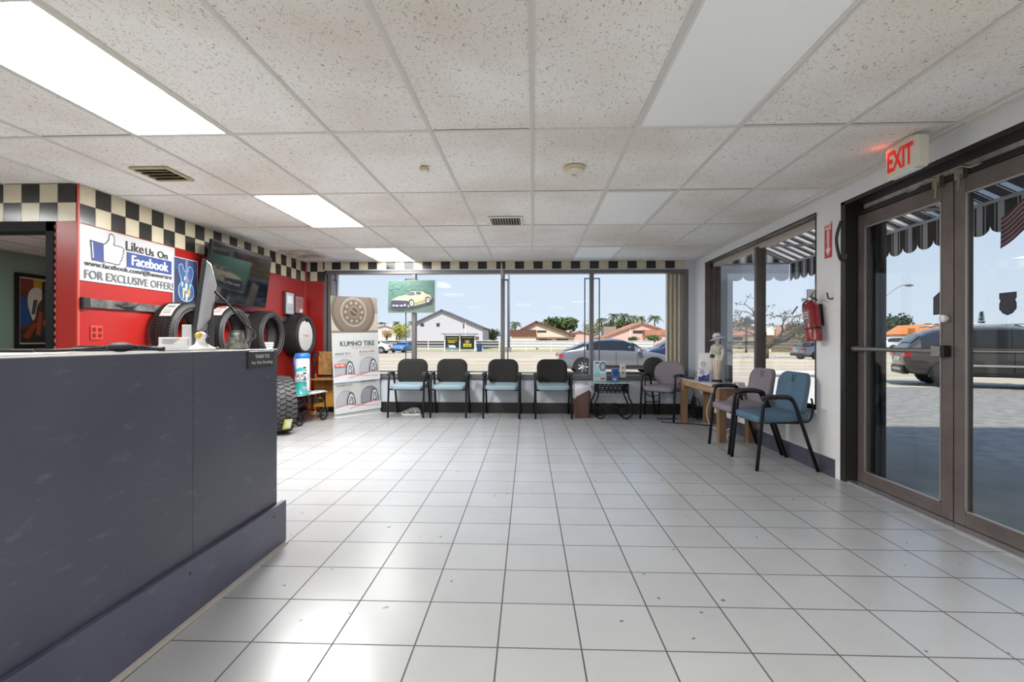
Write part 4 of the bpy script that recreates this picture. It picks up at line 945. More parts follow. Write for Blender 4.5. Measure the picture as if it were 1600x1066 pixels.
t3 = tyre('unlabelled tyre hung between the labelled tyres and the white centred tyre', (-3.515, TY[2], zt + .005), 0, .315, .22, .235)
t4 = tyre('tyre with a white printed disc in its middle, farthest on the red wall', (-3.52, TY[3], zt + .005), 0, .315, .235, .25)
b = B(); b.lathe([(.0, .0), (.228, .0), (.228, .006), (0, .006)], (.098, 0, 0), 'x', 48); ds = b.build('centre_disc', mat('white_card_disc', (228, 224, 220), .45), t4, smooth=True)
a = Art(.4, .4); a.rect(.1, .38, .9, .62, (236, 226, 224)); a.text('TIRES', .5, .5, .5, .1, (206, 110, 104), .01); a.build('disc_print', ds, loc=(.1045, 0, 0), rot=(0, 0, R(90)))
# frames above the last tyre
t = thing('framed_certificate', 'silver framed certificate on the red wall above the last tyre', 'frame', (XL + .004, 7.21, 1.69), R(90)); b = B(); b.box((-.13, -.04, -.17), (.13, -.0, .17)); b.build('frame', P(66, 60, 60, .3), t, bevel=.003); b = B(); b.box((-.115, -.042, -.155), (.115, -.04, .155)); b.build('glazing', mat('pale_certificate', (190, 192, 200), .15), t); a = Art(.2, .28, y=-.0425); a.rect(.1, .5, .9, .9, (226, 226, 230)); a.rect(.2, .2, .8, .25, (150, 150, 158)); a.build('print', t)
t = thing('framed_notice', 'grey framed notice with red print near the back corner of the red wall', 'frame', (XL + .004, 7.525, 1.69), R(90)); b = B(); b.box((-.135, -.035, -.135), (.135, 0, .135)); b.build('frame', P(84, 72, 72, .3), t, bevel=.003); a = Art(.25, .25, y=-.0355); a.rect(0, 0, 1, 1, (150, 120, 118)); a.text('NOTICE', .5, .75, .7, .14, (190, 50, 46), .02); a.rect(.2, .4, .8, .6, (176, 96, 90)); a.rect(.5, .05, .9, .25, (226, 222, 222)); a.build('print', t)

# ------------------------------------------------------------------ tyre brand roll-up banner
bl, br_ = Vector((-2.865, 7.045, 0)), Vector((-2.385, 7.69, 0)); dv = br_ - bl; BW = .80; BH = 1.80
t = thing('standing_banner', 'tall white stand-up banner with tyre pictures beside the first chair', 'banner', (bl + br_) / 2, math.atan2(dv.y, dv.x))
b = B(); b.box((-BW / 2, -.002, .02), (BW / 2, .002, BH)); sheet = b.build('sheet', mat('banner_sheet', (178, 178, 176), .5), t, rot=(R(-1.2), R(-1.5), 0))
b = B(); b.box((-BW / 2 - .005, -.03, 0), (BW / 2 + .005, .035, .022)); b.build('base', P(206, 206, 208, .4), t, bevel=.004)
b = B(); b.tube([(0, .02, .02), (0, .075, BH - .02)], .009, 8); b.build('support_pole', P(120, 120, 122, .4), t)
a = Art(BW, BH - .02, y=-.0026, step=.0002)
BR1, BR2, BR3, GY = (98, 84, 72), (118, 102, 86), (78, 66, 56), (156, 152, 144)
a.rect(0, .0, 1, 1, (186, 188, 186)); a.rect(0, .70, 1, 1, (170, 162, 148)); a.rect(0, .695, 1, .715, (120, 112, 102)); a.poly([(0, .86), (.14, 1), (0, 1)], (112, 122, 92)); a.rect(.82, .86, 1, 1, (132, 122, 114))
asp = BW / (BH - .02)
def ec(cx, cy, r, c, **k): a.ell(cx, cy, r, r * asp, c, **k)
a.poly([(.47 + .47 * math.cos(R(q)), max(.705, min(1, .875 + .47 * asp * math.sin(R(q))))) for q in range(0, 360, 6)], BR1)
a.poly([(.47 + .41 * math.cos(R(q)), max(.712, min(1, .88 + .41 * asp * math.sin(R(q))))) for q in range(0, 360, 6)], (110, 98, 88))
for r, c in ((.275, GY), (.255, BR2), (.235, (130, 118, 104)), (.225, (98, 86, 74)), (.12, (118, 104, 90)), (.08, BR3)): ec(.47, .870, r, c)
for k in range(10): ec(.47 + .175 * math.cos(R(k * 36)), .870 + .175 * asp * math.sin(R(k * 36)), .028, (150, 138, 122))
a.line([(.40, .893), (.52, .858)], .01, (170, 158, 142))
a.text('KUMHO TIRE', .529, .605, .74, .042, (58, 56, 56)); a.text('KUMHO TIRE', .534, .6055, .74, .0425, (58, 56, 56)); a.text('Better, All-Ways', .63, .568, .46, .018, (170, 166, 160), 0, .3)
def tyre_art(cx, y0, w, h, knob):
    a.poly([(cx - w / 2, y0), (cx - w * .49, y0 + h * .45), (cx - w * .38, y0 + h * .82), (cx - w * .12, y0 + h), (cx + w * .16, y0 + h), (cx + w * .40, y0 + h * .78), (cx + w * .5, y0 + h * .35), (cx + w * .5, y0)], (116, 116, 122) if knob else (158, 158, 164))
    for k in range(5 if not knob else 7):
        x = cx - w * .42 + k * w * (.085 if not knob else .065); a.line([(x, y0), (x + w * .02, y0 + h * .45), (x + w * .11, y0 + h * .85)], .005, (206, 206, 208) if not knob else (188, 190, 196))
    a.poly([(cx + w * .02, y0), (cx + w * .04, y0 + h * .4), (cx + w * .16, y0 + h * .8), (cx + w * .28, y0 + h * .88), (cx + w * .42, y0 + h * .7), (cx + w * .5, y0 + h * .3), (cx + w * .5, y0)], (86, 86, 94))
    a.poly([(cx + w * .10, y0), (cx + w * .12, y0 + h * .4), (cx + w * .2, y0 + h * .68), (cx + w * .29, y0 + h * .74), (cx + w * .38, y0 + h * .6), (cx + w * .43, y0 + h * .3), (cx + w * .43, y0)], (214, 214, 218))
    a.poly([(cx + w * .14, y0), (cx + w * .155, y0 + h * .35), (cx + w * .22, y0 + h * .58), (cx + w * .29, y0 + h * .63), (cx + w * .36, y0 + h * .52), (cx + w * .40, y0 + h * .28), (cx + w * .40, y0)], (104, 104, 114))
    for q in (.12, .2, .28, .37): a.line([(cx + w * .27, y0 + h * .12), (cx + w * q, y0 + h * (.56 - abs(q - .27) * 1.6))], .008, (206, 206, 212))
def swoosh(y):
    a.poly([(0, y - .06), (1, y - .06), (1, y + .005), (.8, y + .01), (.55, y - .012), (.3, y + .006), (0, y - .012)], (204, 206, 210))
    a.line([(0, y - .012), (.15, y + .002), (.32, y + .004), (.55, y - .012), (.75, y - .022), (.95, y - .026)], .009, (206, 108, 90)); a.line([(.3, y - .026), (.5, y - .014), (.68, y + .004), (.85, y + .012), (1, y + .01)], .009, (206, 108, 90))
for (cx, y0, nm, red, knob) in ((.24, .345, 'SOLUS TA11', False, False), (.75, .355, 'ECSTA V720', True, False), (.24, .085, 'CRUGEN KL33', False, False), (.75, .10, 'ROAD VENTURE', False, True)):
    tyre_art(cx, y0, .40, .135, knob)
    a.text(nm, cx - .03, y0 + .178, .33, .014, (186, 60, 64) if red else (84, 86, 96), .02, .2); a.rect(cx - .2, y0 + .155, cx + .17, y0 + .158, (186, 170, 170))
a.rect(.02, .415, .26, .44, (206, 92, 78)); a.text('ALL NEW', .14, .4275, .17, .013, (240, 226, 222), .02)
swoosh(.345); swoosh(.09)
a.b.xform(Matrix.Translation((0, 0, (BH + .02) / 2))); a.build('print', sheet)

# ------------------------------------------------------------------ corner group: iron cart table, gumball machine, cooler, wooden chair, big tyre
CT = (-3.235, 6.72, .412)
iron_table('low black iron table with grey top in the far left corner holding the gumball machine', (CT[0], CT[1], 0), R(80), .60, .42, CT[2], mat('grey_slate_top', (168, 168, 170), .15), .035, 'stone_top')
TEAL = mat('teal_enamel', (46, 158, 152), .3)
t = thing('gumball_machine', 'teal gumball machine with clear globe on the corner table', 'gumball machine', (-3.115, 6.53, CT[2]), R(60))
b = B(); b.lathe([(.098, 0), (.1, .012), (.088, .03), (.074, .09), (.072, .15), (.078, .165), (.055, .17), (0, .17)], seg=36); b.build('base', TEAL, t, smooth=True)
b = B(); b.sphere((0, 0, .245), .098, seg=28); b.build('globe', CLEAR, t, smooth='all')
b = B()
for k in range(40):
    r_ = .072 * math.sqrt(random.random()); an = random.uniform(0, 6.28); b.sphere((r_ * math.cos(an), r_ * math.sin(an), .20 + random.random() * .055), .014, random.randrange(3), seg=8)
tag(b.build('gumballs', [P(232, 228, 226, .3), P(224, 212, 214, .3), P(150, 150, 156, .3)], t, smooth='all'), kind='stuff')
b = B(); b.lathe([(.072, .318), (.076, .326), (.06, .343), (.03, .35), (.016, .362), (0, .364)], seg=30); b.build('lid', TEAL, t, smooth=True)
b = B(); b.lathe([(.03, -.082), (.032, -.066)], (0, 0, .085), 'y', 20); b.box((-.022, -.088, .082), (.022, -.08, .09)); b.build('coin_dial', mat('silver_dial', (214, 216, 218), .3, .6), t, smooth=True)
t = thing('water_jug', 'tall white jug with blue lid behind the gumball machine', 'jug', (-3.27, 6.90, CT[2]), 0)
b = B(); b.lathe([(.09, 0), (.10, .01), (.10, .47), (.09, .485), (0, .486)], seg=32); b.build('body', P(226, 228, 232, .35), t, smooth=True)
b = B(); b.lathe([(.104, .475), (.108, .49), (.106, .525), (.09, .545), (0, .55)], seg=32); b.build('lid', P(46, 126, 206, .35), t, smooth=True)
b = B(); b.tube(smooth_path([(-.05, -.09, .505), (-.06, -.12, .46), (-.05, -.125, .35), (-.045, -.115, .26)]), .012, 8); b.build('handle', P(54, 96, 150, .4), t, smooth='all')
for z in (.18, .26, .34):
    b = B(); b.box((.06, -.105, z), (.10, -.088, z + .018)); b.build('dark_mark', P(50, 52, 58), t)
t = thing('magazine', 'white magazine lying on the corner table top', 'magazine', (-3.02, 6.86, CT[2]), R(10)); b = B(); b.box((-.07, -.12, 0), (.07, .12, .012)); b.build('cover', P(214, 216, 226), t); b = B(); b.box((-.05, -.09, .012), (.02, .06, .0125)); b.build('print', P(150, 158, 186), t)
# wooden chair
YW = mat('golden_pine', (212, 160, 66), .4, noise=.3, nscale=4, c2=(176, 118, 40)); OSB = mat('tan_plywood', (184, 138, 76), .5, noise=.35, nscale=16, c2=(146, 100, 50))
t = thing('wooden_chair', 'wooden chair with plywood back and black tube arms behind the corner table', 'chair', (-3.19, 7.50, 0), R(10))
b = B(); b.box((-.14, .13, .60), (.17, .155, .965)); b.build('backrest', OSB, t, bevel=.006)
b = B(); b.box((-.20, -.2, .54), (.20, .13, .565)); b.build('seat', OSB, t, bevel=.006)
b = B(); b.box((-.19, .1, .10), (.17, .118, .535)); b.build('lower_panel', YW, t, bevel=.004)
for x in (-.19, .19):
    for y in (-.19, .16):
        b = B(); b.box((x - .02, y - .02, 0), (x + .02, y + .02, .54 if y < 0 else .62)); b.build('leg', YW, t, bevel=.003)
for x in (-.13, .15):
    b = B(); b.tube(smooth_path([(x, .12, .94), (x, -.02, .935), (x, -.13, .90), (x, -.17, .80), (x, -.175, .57)]), .017, 10); b.build('armrest', BLACKM, t, smooth='all')
tb = tyre('big knobbly off-road tyre standing on the floor behind the counter end', (-3.125, 5.95, .353), R(43), .341, .215, .27, True, group=None)
b = B(); b.box((-.045, -.003, -.09), (.045, .003, .06)); lb = b.build('yellow_label', [P(206, 206, 70, .4)], tb, loc=(.03, -.295, -.20), rot=(R(35), 0, 0))
b = B(); b.box((-.02, -.0045, -.06), (.035, -.003, .04)); b.build('white_print', P(234, 234, 226, .4), lb)

# ------------------------------------------------------------------ yellow sports car print in the window
W_, H_ = .752, .516
t = thing('car_print', 'picture of a pale yellow sports car hanging before the back window', 'picture', (-1.918, 7.765, 1.84), 0)
b = B(); b.box((-W_ / 2, -.006, -H_ / 2), (W_ / 2, .006, H_ / 2)); b.build('board', P(120, 140, 132, .5), t)
b = B(); b.tube([(-.1, .0, H_ / 2), (-.1, .0, H_ / 2 + .02), (.1, .0, H_ / 2 + .02), (.1, 0, H_ / 2)], .004, 6); b.build('hanger', BLACK, t)
a = Art(W_, H_, y=-.0065)
a.rect(0.01, .012, .99, .988, (82, 116, 106)); a.poly([(.01, .012), (.99, .012), (.99, .34), (.01, .20)], (104, 124, 114)); a.poly([(.01, .06), (.99, .30), (.99, .46), (.7, .38), (.01, .22)], (86, 98, 102))
for k in range(70):
    x, y = random.uniform(.03, .93), random.uniform(.56, .95); a.poly([(x, y), (x + random.uniform(.03, .09), y + .01), (x + .05, y + random.uniform(.02, .045))], random.choice([(78, 118, 108), (104, 142, 130), (84, 124, 110), (110, 146, 132)]))
a.poly([(.06, .14), (.40, .13), (.58, .2), (.93, .33), (.93, .28), (.5, .12), (.3, .07), (.1, .09)], (70, 74, 86))
YC = (180, 177, 150); DK = (58, 60, 82)
a.poly([(.09, .24), (.07, .34), (.12, .42), (.24, .50), (.40, .55), (.47, .64), (.53, .655), (.70, .66), (.76, .64), (.81, .58), (.90, .55), (.93, .48), (.93, .40), (.90, .33), (.60, .22), (.44, .17), (.22, .17)], YC)
a.poly([(.40, .54), (.47, .63), (.55, .645), (.60, .545), (.5, .525)], (92, 96, 108)); a.poly([(.62, .545), (.60, .64), (.69, .645), (.72, .60), (.70, .555)], (84, 86, 96)); a.poly([(.53, .655), (.70, .66), (.68, .668), (.55, .665)], (70, 70, 76))
a.poly([(.07, .34), (.12, .385), (.28, .375), (.44, .36), (.46, .30), (.42, .17), (.22, .15), (.09, .2)], DK); a.poly([(.10, .25), (.40, .22), (.40, .19), (.12, .2)], (120, 120, 140))
for x, y in ((.13, .215), (.2, .21), (.30, .215), (.37, .24)): a.ell(x, y, .018, .03, (222, 222, 220))
a.line([(.24, .50), (.42, .42), (.46, .36)], .004, (176, 168, 120)); a.line([(.62, .54), (.66, .30)], .003, (170, 162, 116)); a.poly([(.55, .30), (.84, .40), (.84, .36), (.55, .25)], (158, 150, 112))
for cx, cy, rx, ry in ((.51, .29, .062, .125), (.855, .385, .055, .105)):
    a.ell(cx, cy, rx, ry, (44, 44, 52)); a.ell(cx + .005, cy - .005, rx * .62, ry * .68, (206, 204, 206)); a.ell(cx + .005, cy - .005, rx * .3, ry * .34, (136, 134, 140))
a.build('print', t)

# ------------------------------------------------------------------ office behind the doorway
t = thing('abstract_painting', 'black framed colourful abstract painting on the sage wall of the office', 'painting', (XS + .01, 7.135, 1.565), R(90))
W_, H_ = .78, 1.085
b = B()
for lo, hi in (((-W_ / 2, -.035, -H_ / 2), (-W_ / 2 + .055, 0, H_ / 2)), ((W_ / 2 - .055, -.035, -H_ / 2), (W_ / 2, 0, H_ / 2)), ((-W_ / 2 + .055, -.035, H_ / 2 - .055), (W_ / 2 - .055, 0, H_ / 2)), ((-W_ / 2 + .055, -.035, -H_ / 2), (W_ / 2 - .055, 0, -H_ / 2 + .055))): b.box(lo, hi)
b.build('frame', P(26, 24, 24, .35), t, bevel=.006)
b = B(); b.box((-W_ / 2 + .05, -.015, -H_ / 2 + .05), (W_ / 2 - .05, 0, H_ / 2 - .05)); b.build('mat_board', P(216, 210, 200), t)
a = Art(W_ - .15, H_ - .15, y=-.0155)
a.rect(0, 0, 1, 1, (92, 62, 50)); a.rect(0, .82, .4, 1, (130, 62, 54)); a.rect(.3, .86, .62, 1, (206, 166, 60)); a.rect(.62, .8, 1, 1, (124, 52, 50)); a.poly([(0, .25), (.24, .3), (.2, .7), (0, .72)], (44, 84, 144)); a.poly([(0, 0), (1, 0), (1, .3), (0, .2)], (58, 44, 40))
a.poly([tuple(q[:2]) for q in smooth_path([(.28, .35, 0), (.17, .6, 0), (.2, .8, 0), (.38, .88, 0), (.6, .8, 0), (.85, .72, 0), (.98, .5, 0), (.8, .58, 0), (.55, .70, 0), (.4, .6, 0), (.34, .4, 0), (.28, .35, 0)], 4)], (216, 214, 204))
a.poly([(.25, .45), (.3, .68), (.4, .68), (.33, .45)], (78, 92, 84)); a.rect(.5, .3, .58, .98, (46, 42, 40)); a.poly([(.4, .08), (.5, .5), (.62, .56), (.8, .5), (.85, .2)], (80, 58, 48)); a.poly([(.5, .35), (.9, .48), (1, .4), (1, .3), (.55, .26)], (170, 70, 54)); a.poly([(.05, .1), (.3, .32), (.4, .3), (.2, .06)], (146, 66, 46)); a.poly([(.35, .12), (.42, .5), (.5, .48), (.46, .12)], (166, 84, 60)); a.ell(.62, .14, .16, .09, (44, 56, 84)); a.line([(.7, .26), (.95, .18), (.8, .3)], .008, (196, 180, 140)); a.line([(.56, .94), (.56, .4)], .006, (120, 100, 80))
a.build('canvas_print', t)
t = thing('wall_note', 'white notice paper pinned beneath the abstract painting', 'paper', (XS + .004, 7.26, .99), R(90)); b = B(); b.box((-.18, -.004, -.085), (.18, 0, .085)); b.build('sheet', P(226, 224, 218), t); b = B()
for k in range(3): b.box((-.14, -.0046, .02 - k * .04), (.12 - .04 * k, -.004, .028 - k * .04))
b.build('print_lines', P(160, 160, 160), t)
t = thing('office_phone', 'black telephone seen through the doorway beneath the abstract painting', 'phone', (-7.28, 6.85, .88)); b = B(); b.box((-.1, -.1, 0), (.1, .1, .05)); b.build('base', BLACK, t, bevel=.008); b = B(); b.tube([(-.03, -.11, .08), (-.03, -.08, .1), (-.03, .08, .1), (-.03, .11, .08)], .022, 10); b.build('handset', P(46, 46, 50), t, smooth='all')
t = thing('office_desk', 'low office desk behind the doorway carrying the black telephone', 'desk', (-7.05, 6.9, 0)); b = B(); b.box((-.34, -.6, .84), (.34, .78, .88)); b.build('desktop', P(150, 140, 126), t, bevel=.004)
for x in (-.3, .3):
    for y in (-.55, .73):
        b = B(); b.box((x - .025, y - .025, 0), (x + .025, y + .025, .84)); b.build('leg', P(90, 80, 70), t)
# ------------------------------------------------------------------ right wall: extinguisher, arrow sign, hook
REDX = mat('fire_red_enamel', (140, 26, 34), .22, coat=.4)
t = thing('fire_extinguisher', 'red fire extinguisher hanging on the right wall beside the window', 'fire extinguisher', (2.44, 4.385, 1.137), R(-90)); t.rotation_euler = (0, R(-9), R(-90))
b = B(); b.lathe([(.058, 0), (.064, .006), (.065, .02), (.065, .285), (.058, .318), (.04, .342), (.022, .352), (.02, .365)], seg=36); b.build('cylinder', REDX, t, smooth=True)
b = B(); b.lathe([(.0656, .10), (.0662, .102), (.0662, .118), (.0656, .12)], seg=36, caps=False); b.build('strap', P(60, 20, 24, .4), t, smooth=True)
b = B(); n = 14
for k in range(n):
    an = [R(-140 + 100 * (k + d) / n) for d in (0, 1)]; b.face([Vector((.0657 * math.cos(q), .0657 * math.sin(q), z)) for q, z in ((an[0], .15), (an[1], .15), (an[1], .27), (an[0], .27))])
b.build('label', P(120, 74, 82, .35), t)
b = B()
for z in (.20, .225, .245):
    for k in range(8):
        an = [R(-125 + 70 * (k + d) / 8) for d in (0, 1)]; b.face([Vector((.0662 * math.cos(q), .0662 * math.sin(q), zz)) for q, zz in ((an[0], z), (an[1], z), (an[1], z + .008), (an[0], z + .008))])
b.build('label_print', P(214, 200, 200, .4), t)
CHR = mat('chrome_valve', (190, 188, 182), .2, .9)
b = B(); b.lathe([(.02, .36), (.024, .37), (.02, .395), (.012, .40)], seg=20); b.tube([(-.01, -.02, .38), (-.03, -.05, .38)], .009, 8); b.lathe([(.017, -.056), (.017, -.05)], (-.03, 0, .38), 'y', 18); b.build('valve', CHR, t, smooth=True)
b = B(); b.box((-.012, -.006, .395), (.105, .006, .405), M=Matrix.Rotation(R(-24), 4, 'Y') @ Matrix.Translation((-.16, 0, .02))); b.build('upper_lever', CHR, t)
b = B(); b.tube([(0, 0, .395), (.05, 0, .43), (.10, 0, .46)], [.009, .009, .006], 8); b.build('carry_handle', CHR, t, smooth='all'); b = B(); b.tube([(.0, 0, .385), (.05, 0, .375), (.095, 0, .345)], [.009, .009, .007], 8); b.build('lever', BLACK, t, smooth='all')
b = B(); b.box((-.02, .064, .14), (.02, .088, .33)); b.build('wall_bracket', BLACKM, t)
b = B(); b.tube(smooth_path([(-.03, -.0, .375), (-.08, -.02, .35), (-.085, -.02, .25), (-.075, -.0, .12), (-.07, 0, .06)]), .009, 8); b.build('hose', BLACK, t, smooth='all')
t = thing('wall_hook', 'small black hook on the white wall beside the fire extinguisher', 'hook', (XR, 4.285, 1.50), R(-90)); b = B(); b.box((-.02, -.006, -.006), (.02, 0, .006)); b.tube(smooth_path([(0.006, -.004, .0), (.01, -.03, .0), (.012, -.042, .02), (.004, -.04, .05)]), .006, 8); b.build('hook', BLACK, t, smooth=True); b = B(); b.lathe([(.004, -.008), (.004, -.006)], (-.012, 0, 0), 'y', 10); b.build('screw', STEEL, t)
t = thing('extinguisher_sign', 'narrow red sign with white down arrow above the fire extinguisher', 'sign', (XR, 4.335, 2.005), R(-90))
b = B(); b.box((-.052, -.003, -.152), (.052, 0, .148)); b.build('plate', P(196, 62, 66, .35), t)
a = Art(.104, .30, y=-.0033); WHT = (240, 222, 218); a.rect(.14, .80, .86, .97, WHT); a.text('FIRE', .5, .885, .56, .09, (196, 62, 66), .02); a.poly([(.33, .78), (.67, .78), (.67, .26), (.86, .26), (.5, .05), (.14, .26), (.33, .26)], WHT)
for k, ch in enumerate('EXTINGUISHER'): a.text(ch, .5, .755 - k * .042, .17 if ch != 'I' else .05, .031, (196, 62, 66), .02)
a.build('lettering', t)
b = B(); b.box((-.045, -.014, .13), (.045, -.003, .152)); b.build('light_strip', P(236, 228, 224), t)
# stickers on the door glass
t = thing('glass_sticker', 'dark shield shaped sticker on the right door pane', 'sticker', (2.655, 2.868, 1.352), R(-90)); b = B(); sh = [(-.05, .062), (.05, .062), (.05, .03), (.042, .02), (.05, 0), (.05, -.03), (.028, -.055), (0, -.066), (-.028, -.055), (-.05, -.03), (-.05, 0), (-.042, .02), (-.05, .03)]; b.prism(sh, -.006, -.004, 'xz'); b.build('decal', P(30, 32, 40, .4), t)
b = B(); b.prism([(x * .8, z * .8) for x, z in sh], -.0065, -.006, 'xz'); b.build('decal_face', P(38, 42, 54, .4), t)
t = thing('glass_sticker', 'dark house shaped sticker at the edge of the left door pane', 'sticker', (2.655, 3.335, 1.395), R(-90)); b = B(); b.prism([(-.045, -.08), (.04, -.08), (.04, .085), (0.03, .085), (-.045, .035)], -.006, -.004, 'xz'); b.build('decal', P(44, 46, 56, .4), t); b = B(); b.prism([(-.035, -.068), (.03, -.068), (.03, .06), (-.035, .028)], -.0066, -.006, 'xz'); b.build('decal_face', P(56, 58, 68, .4), t)

# ------------------------------------------------------------------ outside: ground, road, verge
GZ = -0.20
def ground(name, m, pts, z, th=.06):
    b = B(); b.rings([[Vector((x, y, z - th)) for x, y in pts], [Vector((x, y, z)) for x, y in pts]]); return struct(b, name, m)
ASPH = mat('parking_asphalt', (150, 146, 140), .9, noise=.25, nscale=5, bump=.4, bscale=60, c2=(120, 117, 114), detail=10)
ROADM = mat('pale_road_asphalt', (186, 172, 152), .9, noise=.12, nscale=.6, stretch=(.05, 1, 1))
GRASS = mat('dry_verge_grass', (176, 168, 130), .95, noise=.25, nscale=1.2)
ground('ground', GRASS, [(-260, 57.5), (300, 57.5), (300, 320), (-260, 320)], GZ - .001)
ground('road', ROADM, [(-260, 15.25), (300, 15.25), (300, 57.5), (-260, 57.5)], GZ)
ground('parking_lot', ASPH, [(4.43, 8.0), (120, 8.0), (120, 15.0), (4.43, 15.0)], GZ + .0)
ground('bounce_pad', mat('bounce_white', (226, 222, 214), .85, noise=.06, nscale=2), [(-60, 7.9), (4.43, 7.9), (4.43, 15.0), (-60, 15.0)], GZ + .0)  # unseen pale ground added to bounce sunlight up to the ceiling
ground('parking_apron', ASPH, [(4.43, -14), (120, -14), (120, 8.0), (4.43, 8.0)], GZ)
ground('sidewalk', mat('grey_concrete_walk', (140, 140, 136), .85, noise=.15, nscale=3, bump=.2, bscale=40), [(2.75, -8), (4.43, -8), (4.43, 8.0), (2.75, 8.0)], -.02, .2)
ground('curb', mat('pale_kerb', (190, 186, 178), .85), [(-60, 15.0), (120, 15.0), (120, 15.25), (-60, 15.25)], GZ + .012, .16)
b = B()
for y, dash in ((19.0, 0), (22.6, 1), (26.2, 1), (29.8, 0), (35.5, 0), (39.1, 1), (42.7, 1), (46.5, 1), (56.6, 0)):
    if dash:
        for k in range(-16, 22): b.box((k * 9, y - .07, GZ), (k * 9 + 3, y + .07, GZ + .006))
    else: b.box((-120, y - .07, GZ), (160, y + .07, GZ + .006))
struct(b, 'road_marking', P(226, 222, 210, .8))
b = B(); b.box((-260, 30.4, GZ), (300, 34.8, GZ + .12)); struct(b, 'median_strip', mat('median_concrete', (196, 186, 166), .9, noise=.15, nscale=1))
b = B()
for x in (13.2, 16.0, 18.8): b.box((x - .05, 8.6, GZ), (x + .05, 13.2, GZ + .005), M=Matrix.Translation((x, 11, 0)) @ Matrix.Rotation(R(-24), 4, 'Z') @ Matrix.Translation((-x, -11, 0)))
struct(b, 'parking_marking', P(196, 194, 188, .8))
# unseen block added to cast shade over the forecourt
b = B(); b.box((2.80, -30, GZ), (40, -1.2, 13.2)); struct(b, 'wall_shade_block', mat('plaza_stucco', (200, 190, 172), .8))
b = B(); b.box((XR + .01, YR - .2, ZC + .4), (XR + WT + .05, YB + .25, 3.6)); b.box((XS - .2, YB, ZC + .4), (XR + WT, YB + .25, 3.6)); struct(b, 'wall_parapet', mat('plaza_stucco', (200, 190, 172), .8))

# ------------------------------------------------------------------ awning, shutters, planter, flag
def awn_mat(u, per=.2):
    k = ((u / per) % 1.0); k = abs(k - .5)
    return 0 if k < .17 else (1 if k < .24 else (0 if k < .275 else 1))
def fabric(name, c, tr):
    m_ = mat(name, c, .8); nt = m_.node_tree; pb = nt.nodes['Principled BSDF']; tl = nt.nodes.new('ShaderNodeBsdfTranslucent'); tl.inputs[0].default_value = rgb(c); mx = nt.nodes.new('ShaderNodeMixShader'); mx.inputs[0].default_value = tr
    nt.links.new(pb.outputs[0], mx.inputs[1]); nt.links.new(tl.outputs[0], mx.inputs[2]); nt.links.new(mx.outputs[0], nt.nodes['Material Output'].inputs[0]); return m_
AWW, AWD = fabric('awning_white_stripe', (226, 222, 220), .5), fabric('awning_dark_stripe', (66, 58, 54), .4)
t = thing('striped_awning', 'black and white striped scalloped awning over the entrance outside the right wall', 'awning', (2.76, 0, 0))
ay0, ay1, ax, azw, azf, azb = -.4, 7.70, 1.16, 2.86, 2.33, 2.06
b = B(); n = int((ay1 - ay0) / .01)
for k in range(n):
    y0, y1 = ay0 + k * .01, ay0 + (k + 1) * .01
    b.face([(0, y0, azw), (0, y1, azw), (ax, y1, azf), (ax, y0, azf)], awn_mat((y0 + y1) / 2))
b.build('canopy', [AWW, AWD], t)
def scal(u, per=.2): return azb + .075 * (1 - math.sqrt(max(0, 1 - ((((u / per) % 1.0) - .5) / .5) ** 2)))
b = B()
for k in range(n):
    y0, y1 = ay0 + k * .01, ay0 + (k + 1) * .01; mi = awn_mat((y0 + y1) / 2)
    b.rings([[Vector((x, y0, scal(y0))), Vector((x, y1, scal(y1))), Vector((x, y1, azf)), Vector((x, y0, azf))] for x in (ax - .002, ax + .002)], mi)
b.build('valance', [AWW, AWD], t)
for yy, nm in ((ay1, 'end_panel'), (ay0, 'end_panel')):
    b = B(); m_ = int(ax / .01)
    for k in range(m_):
        x0, x1 = k * .01, (k + 1) * .01
        zt0, zt1 = azw + (azf - azw) * x0 / ax, azw + (azf - azw) * x1 / ax
        b.face([(x0, yy, azf), (x1, yy, azf), (x1, yy, zt1), (x0, yy, zt0)], awn_mat(x0 + .05)); 
        b.face([(x0, yy, scal(x0, .23)), (x1, yy, scal(x1, .23)), (x1, yy, azf), (x0, yy, azf)], 2)
    b.build(nm, [AWW, AWD, fabric('awning_pale_lining', (206, 206, 212), .5)], t)
FRM = mat('white_awning_tube', (206, 200, 196), .5)
b = B()
for p, q in (((ax - .02, ay0, azf), (ax - .02, ay1, azf)), ((.02, ay0, azw - .02), (.02, ay1, azw - .02)), ((.55, ay0, 2.575), (.55, ay1, 2.575)), ((.02, ay0, 2.31), (.02, ay1, 2.31))): b.tube([p, q], .018, 8)
for y in (ay0 + .02, 1.4, 3.1, 4.6, 6.2, ay1 - .02): b.tube([(.02, y, azw - .02), (ax - .02, y, azf)], .014, 8); b.tube([(.02, y, 2.31), (ax - .02, y, azf)], .014, 8)
b.build('frame_tubes', FRM, t, smooth='all')
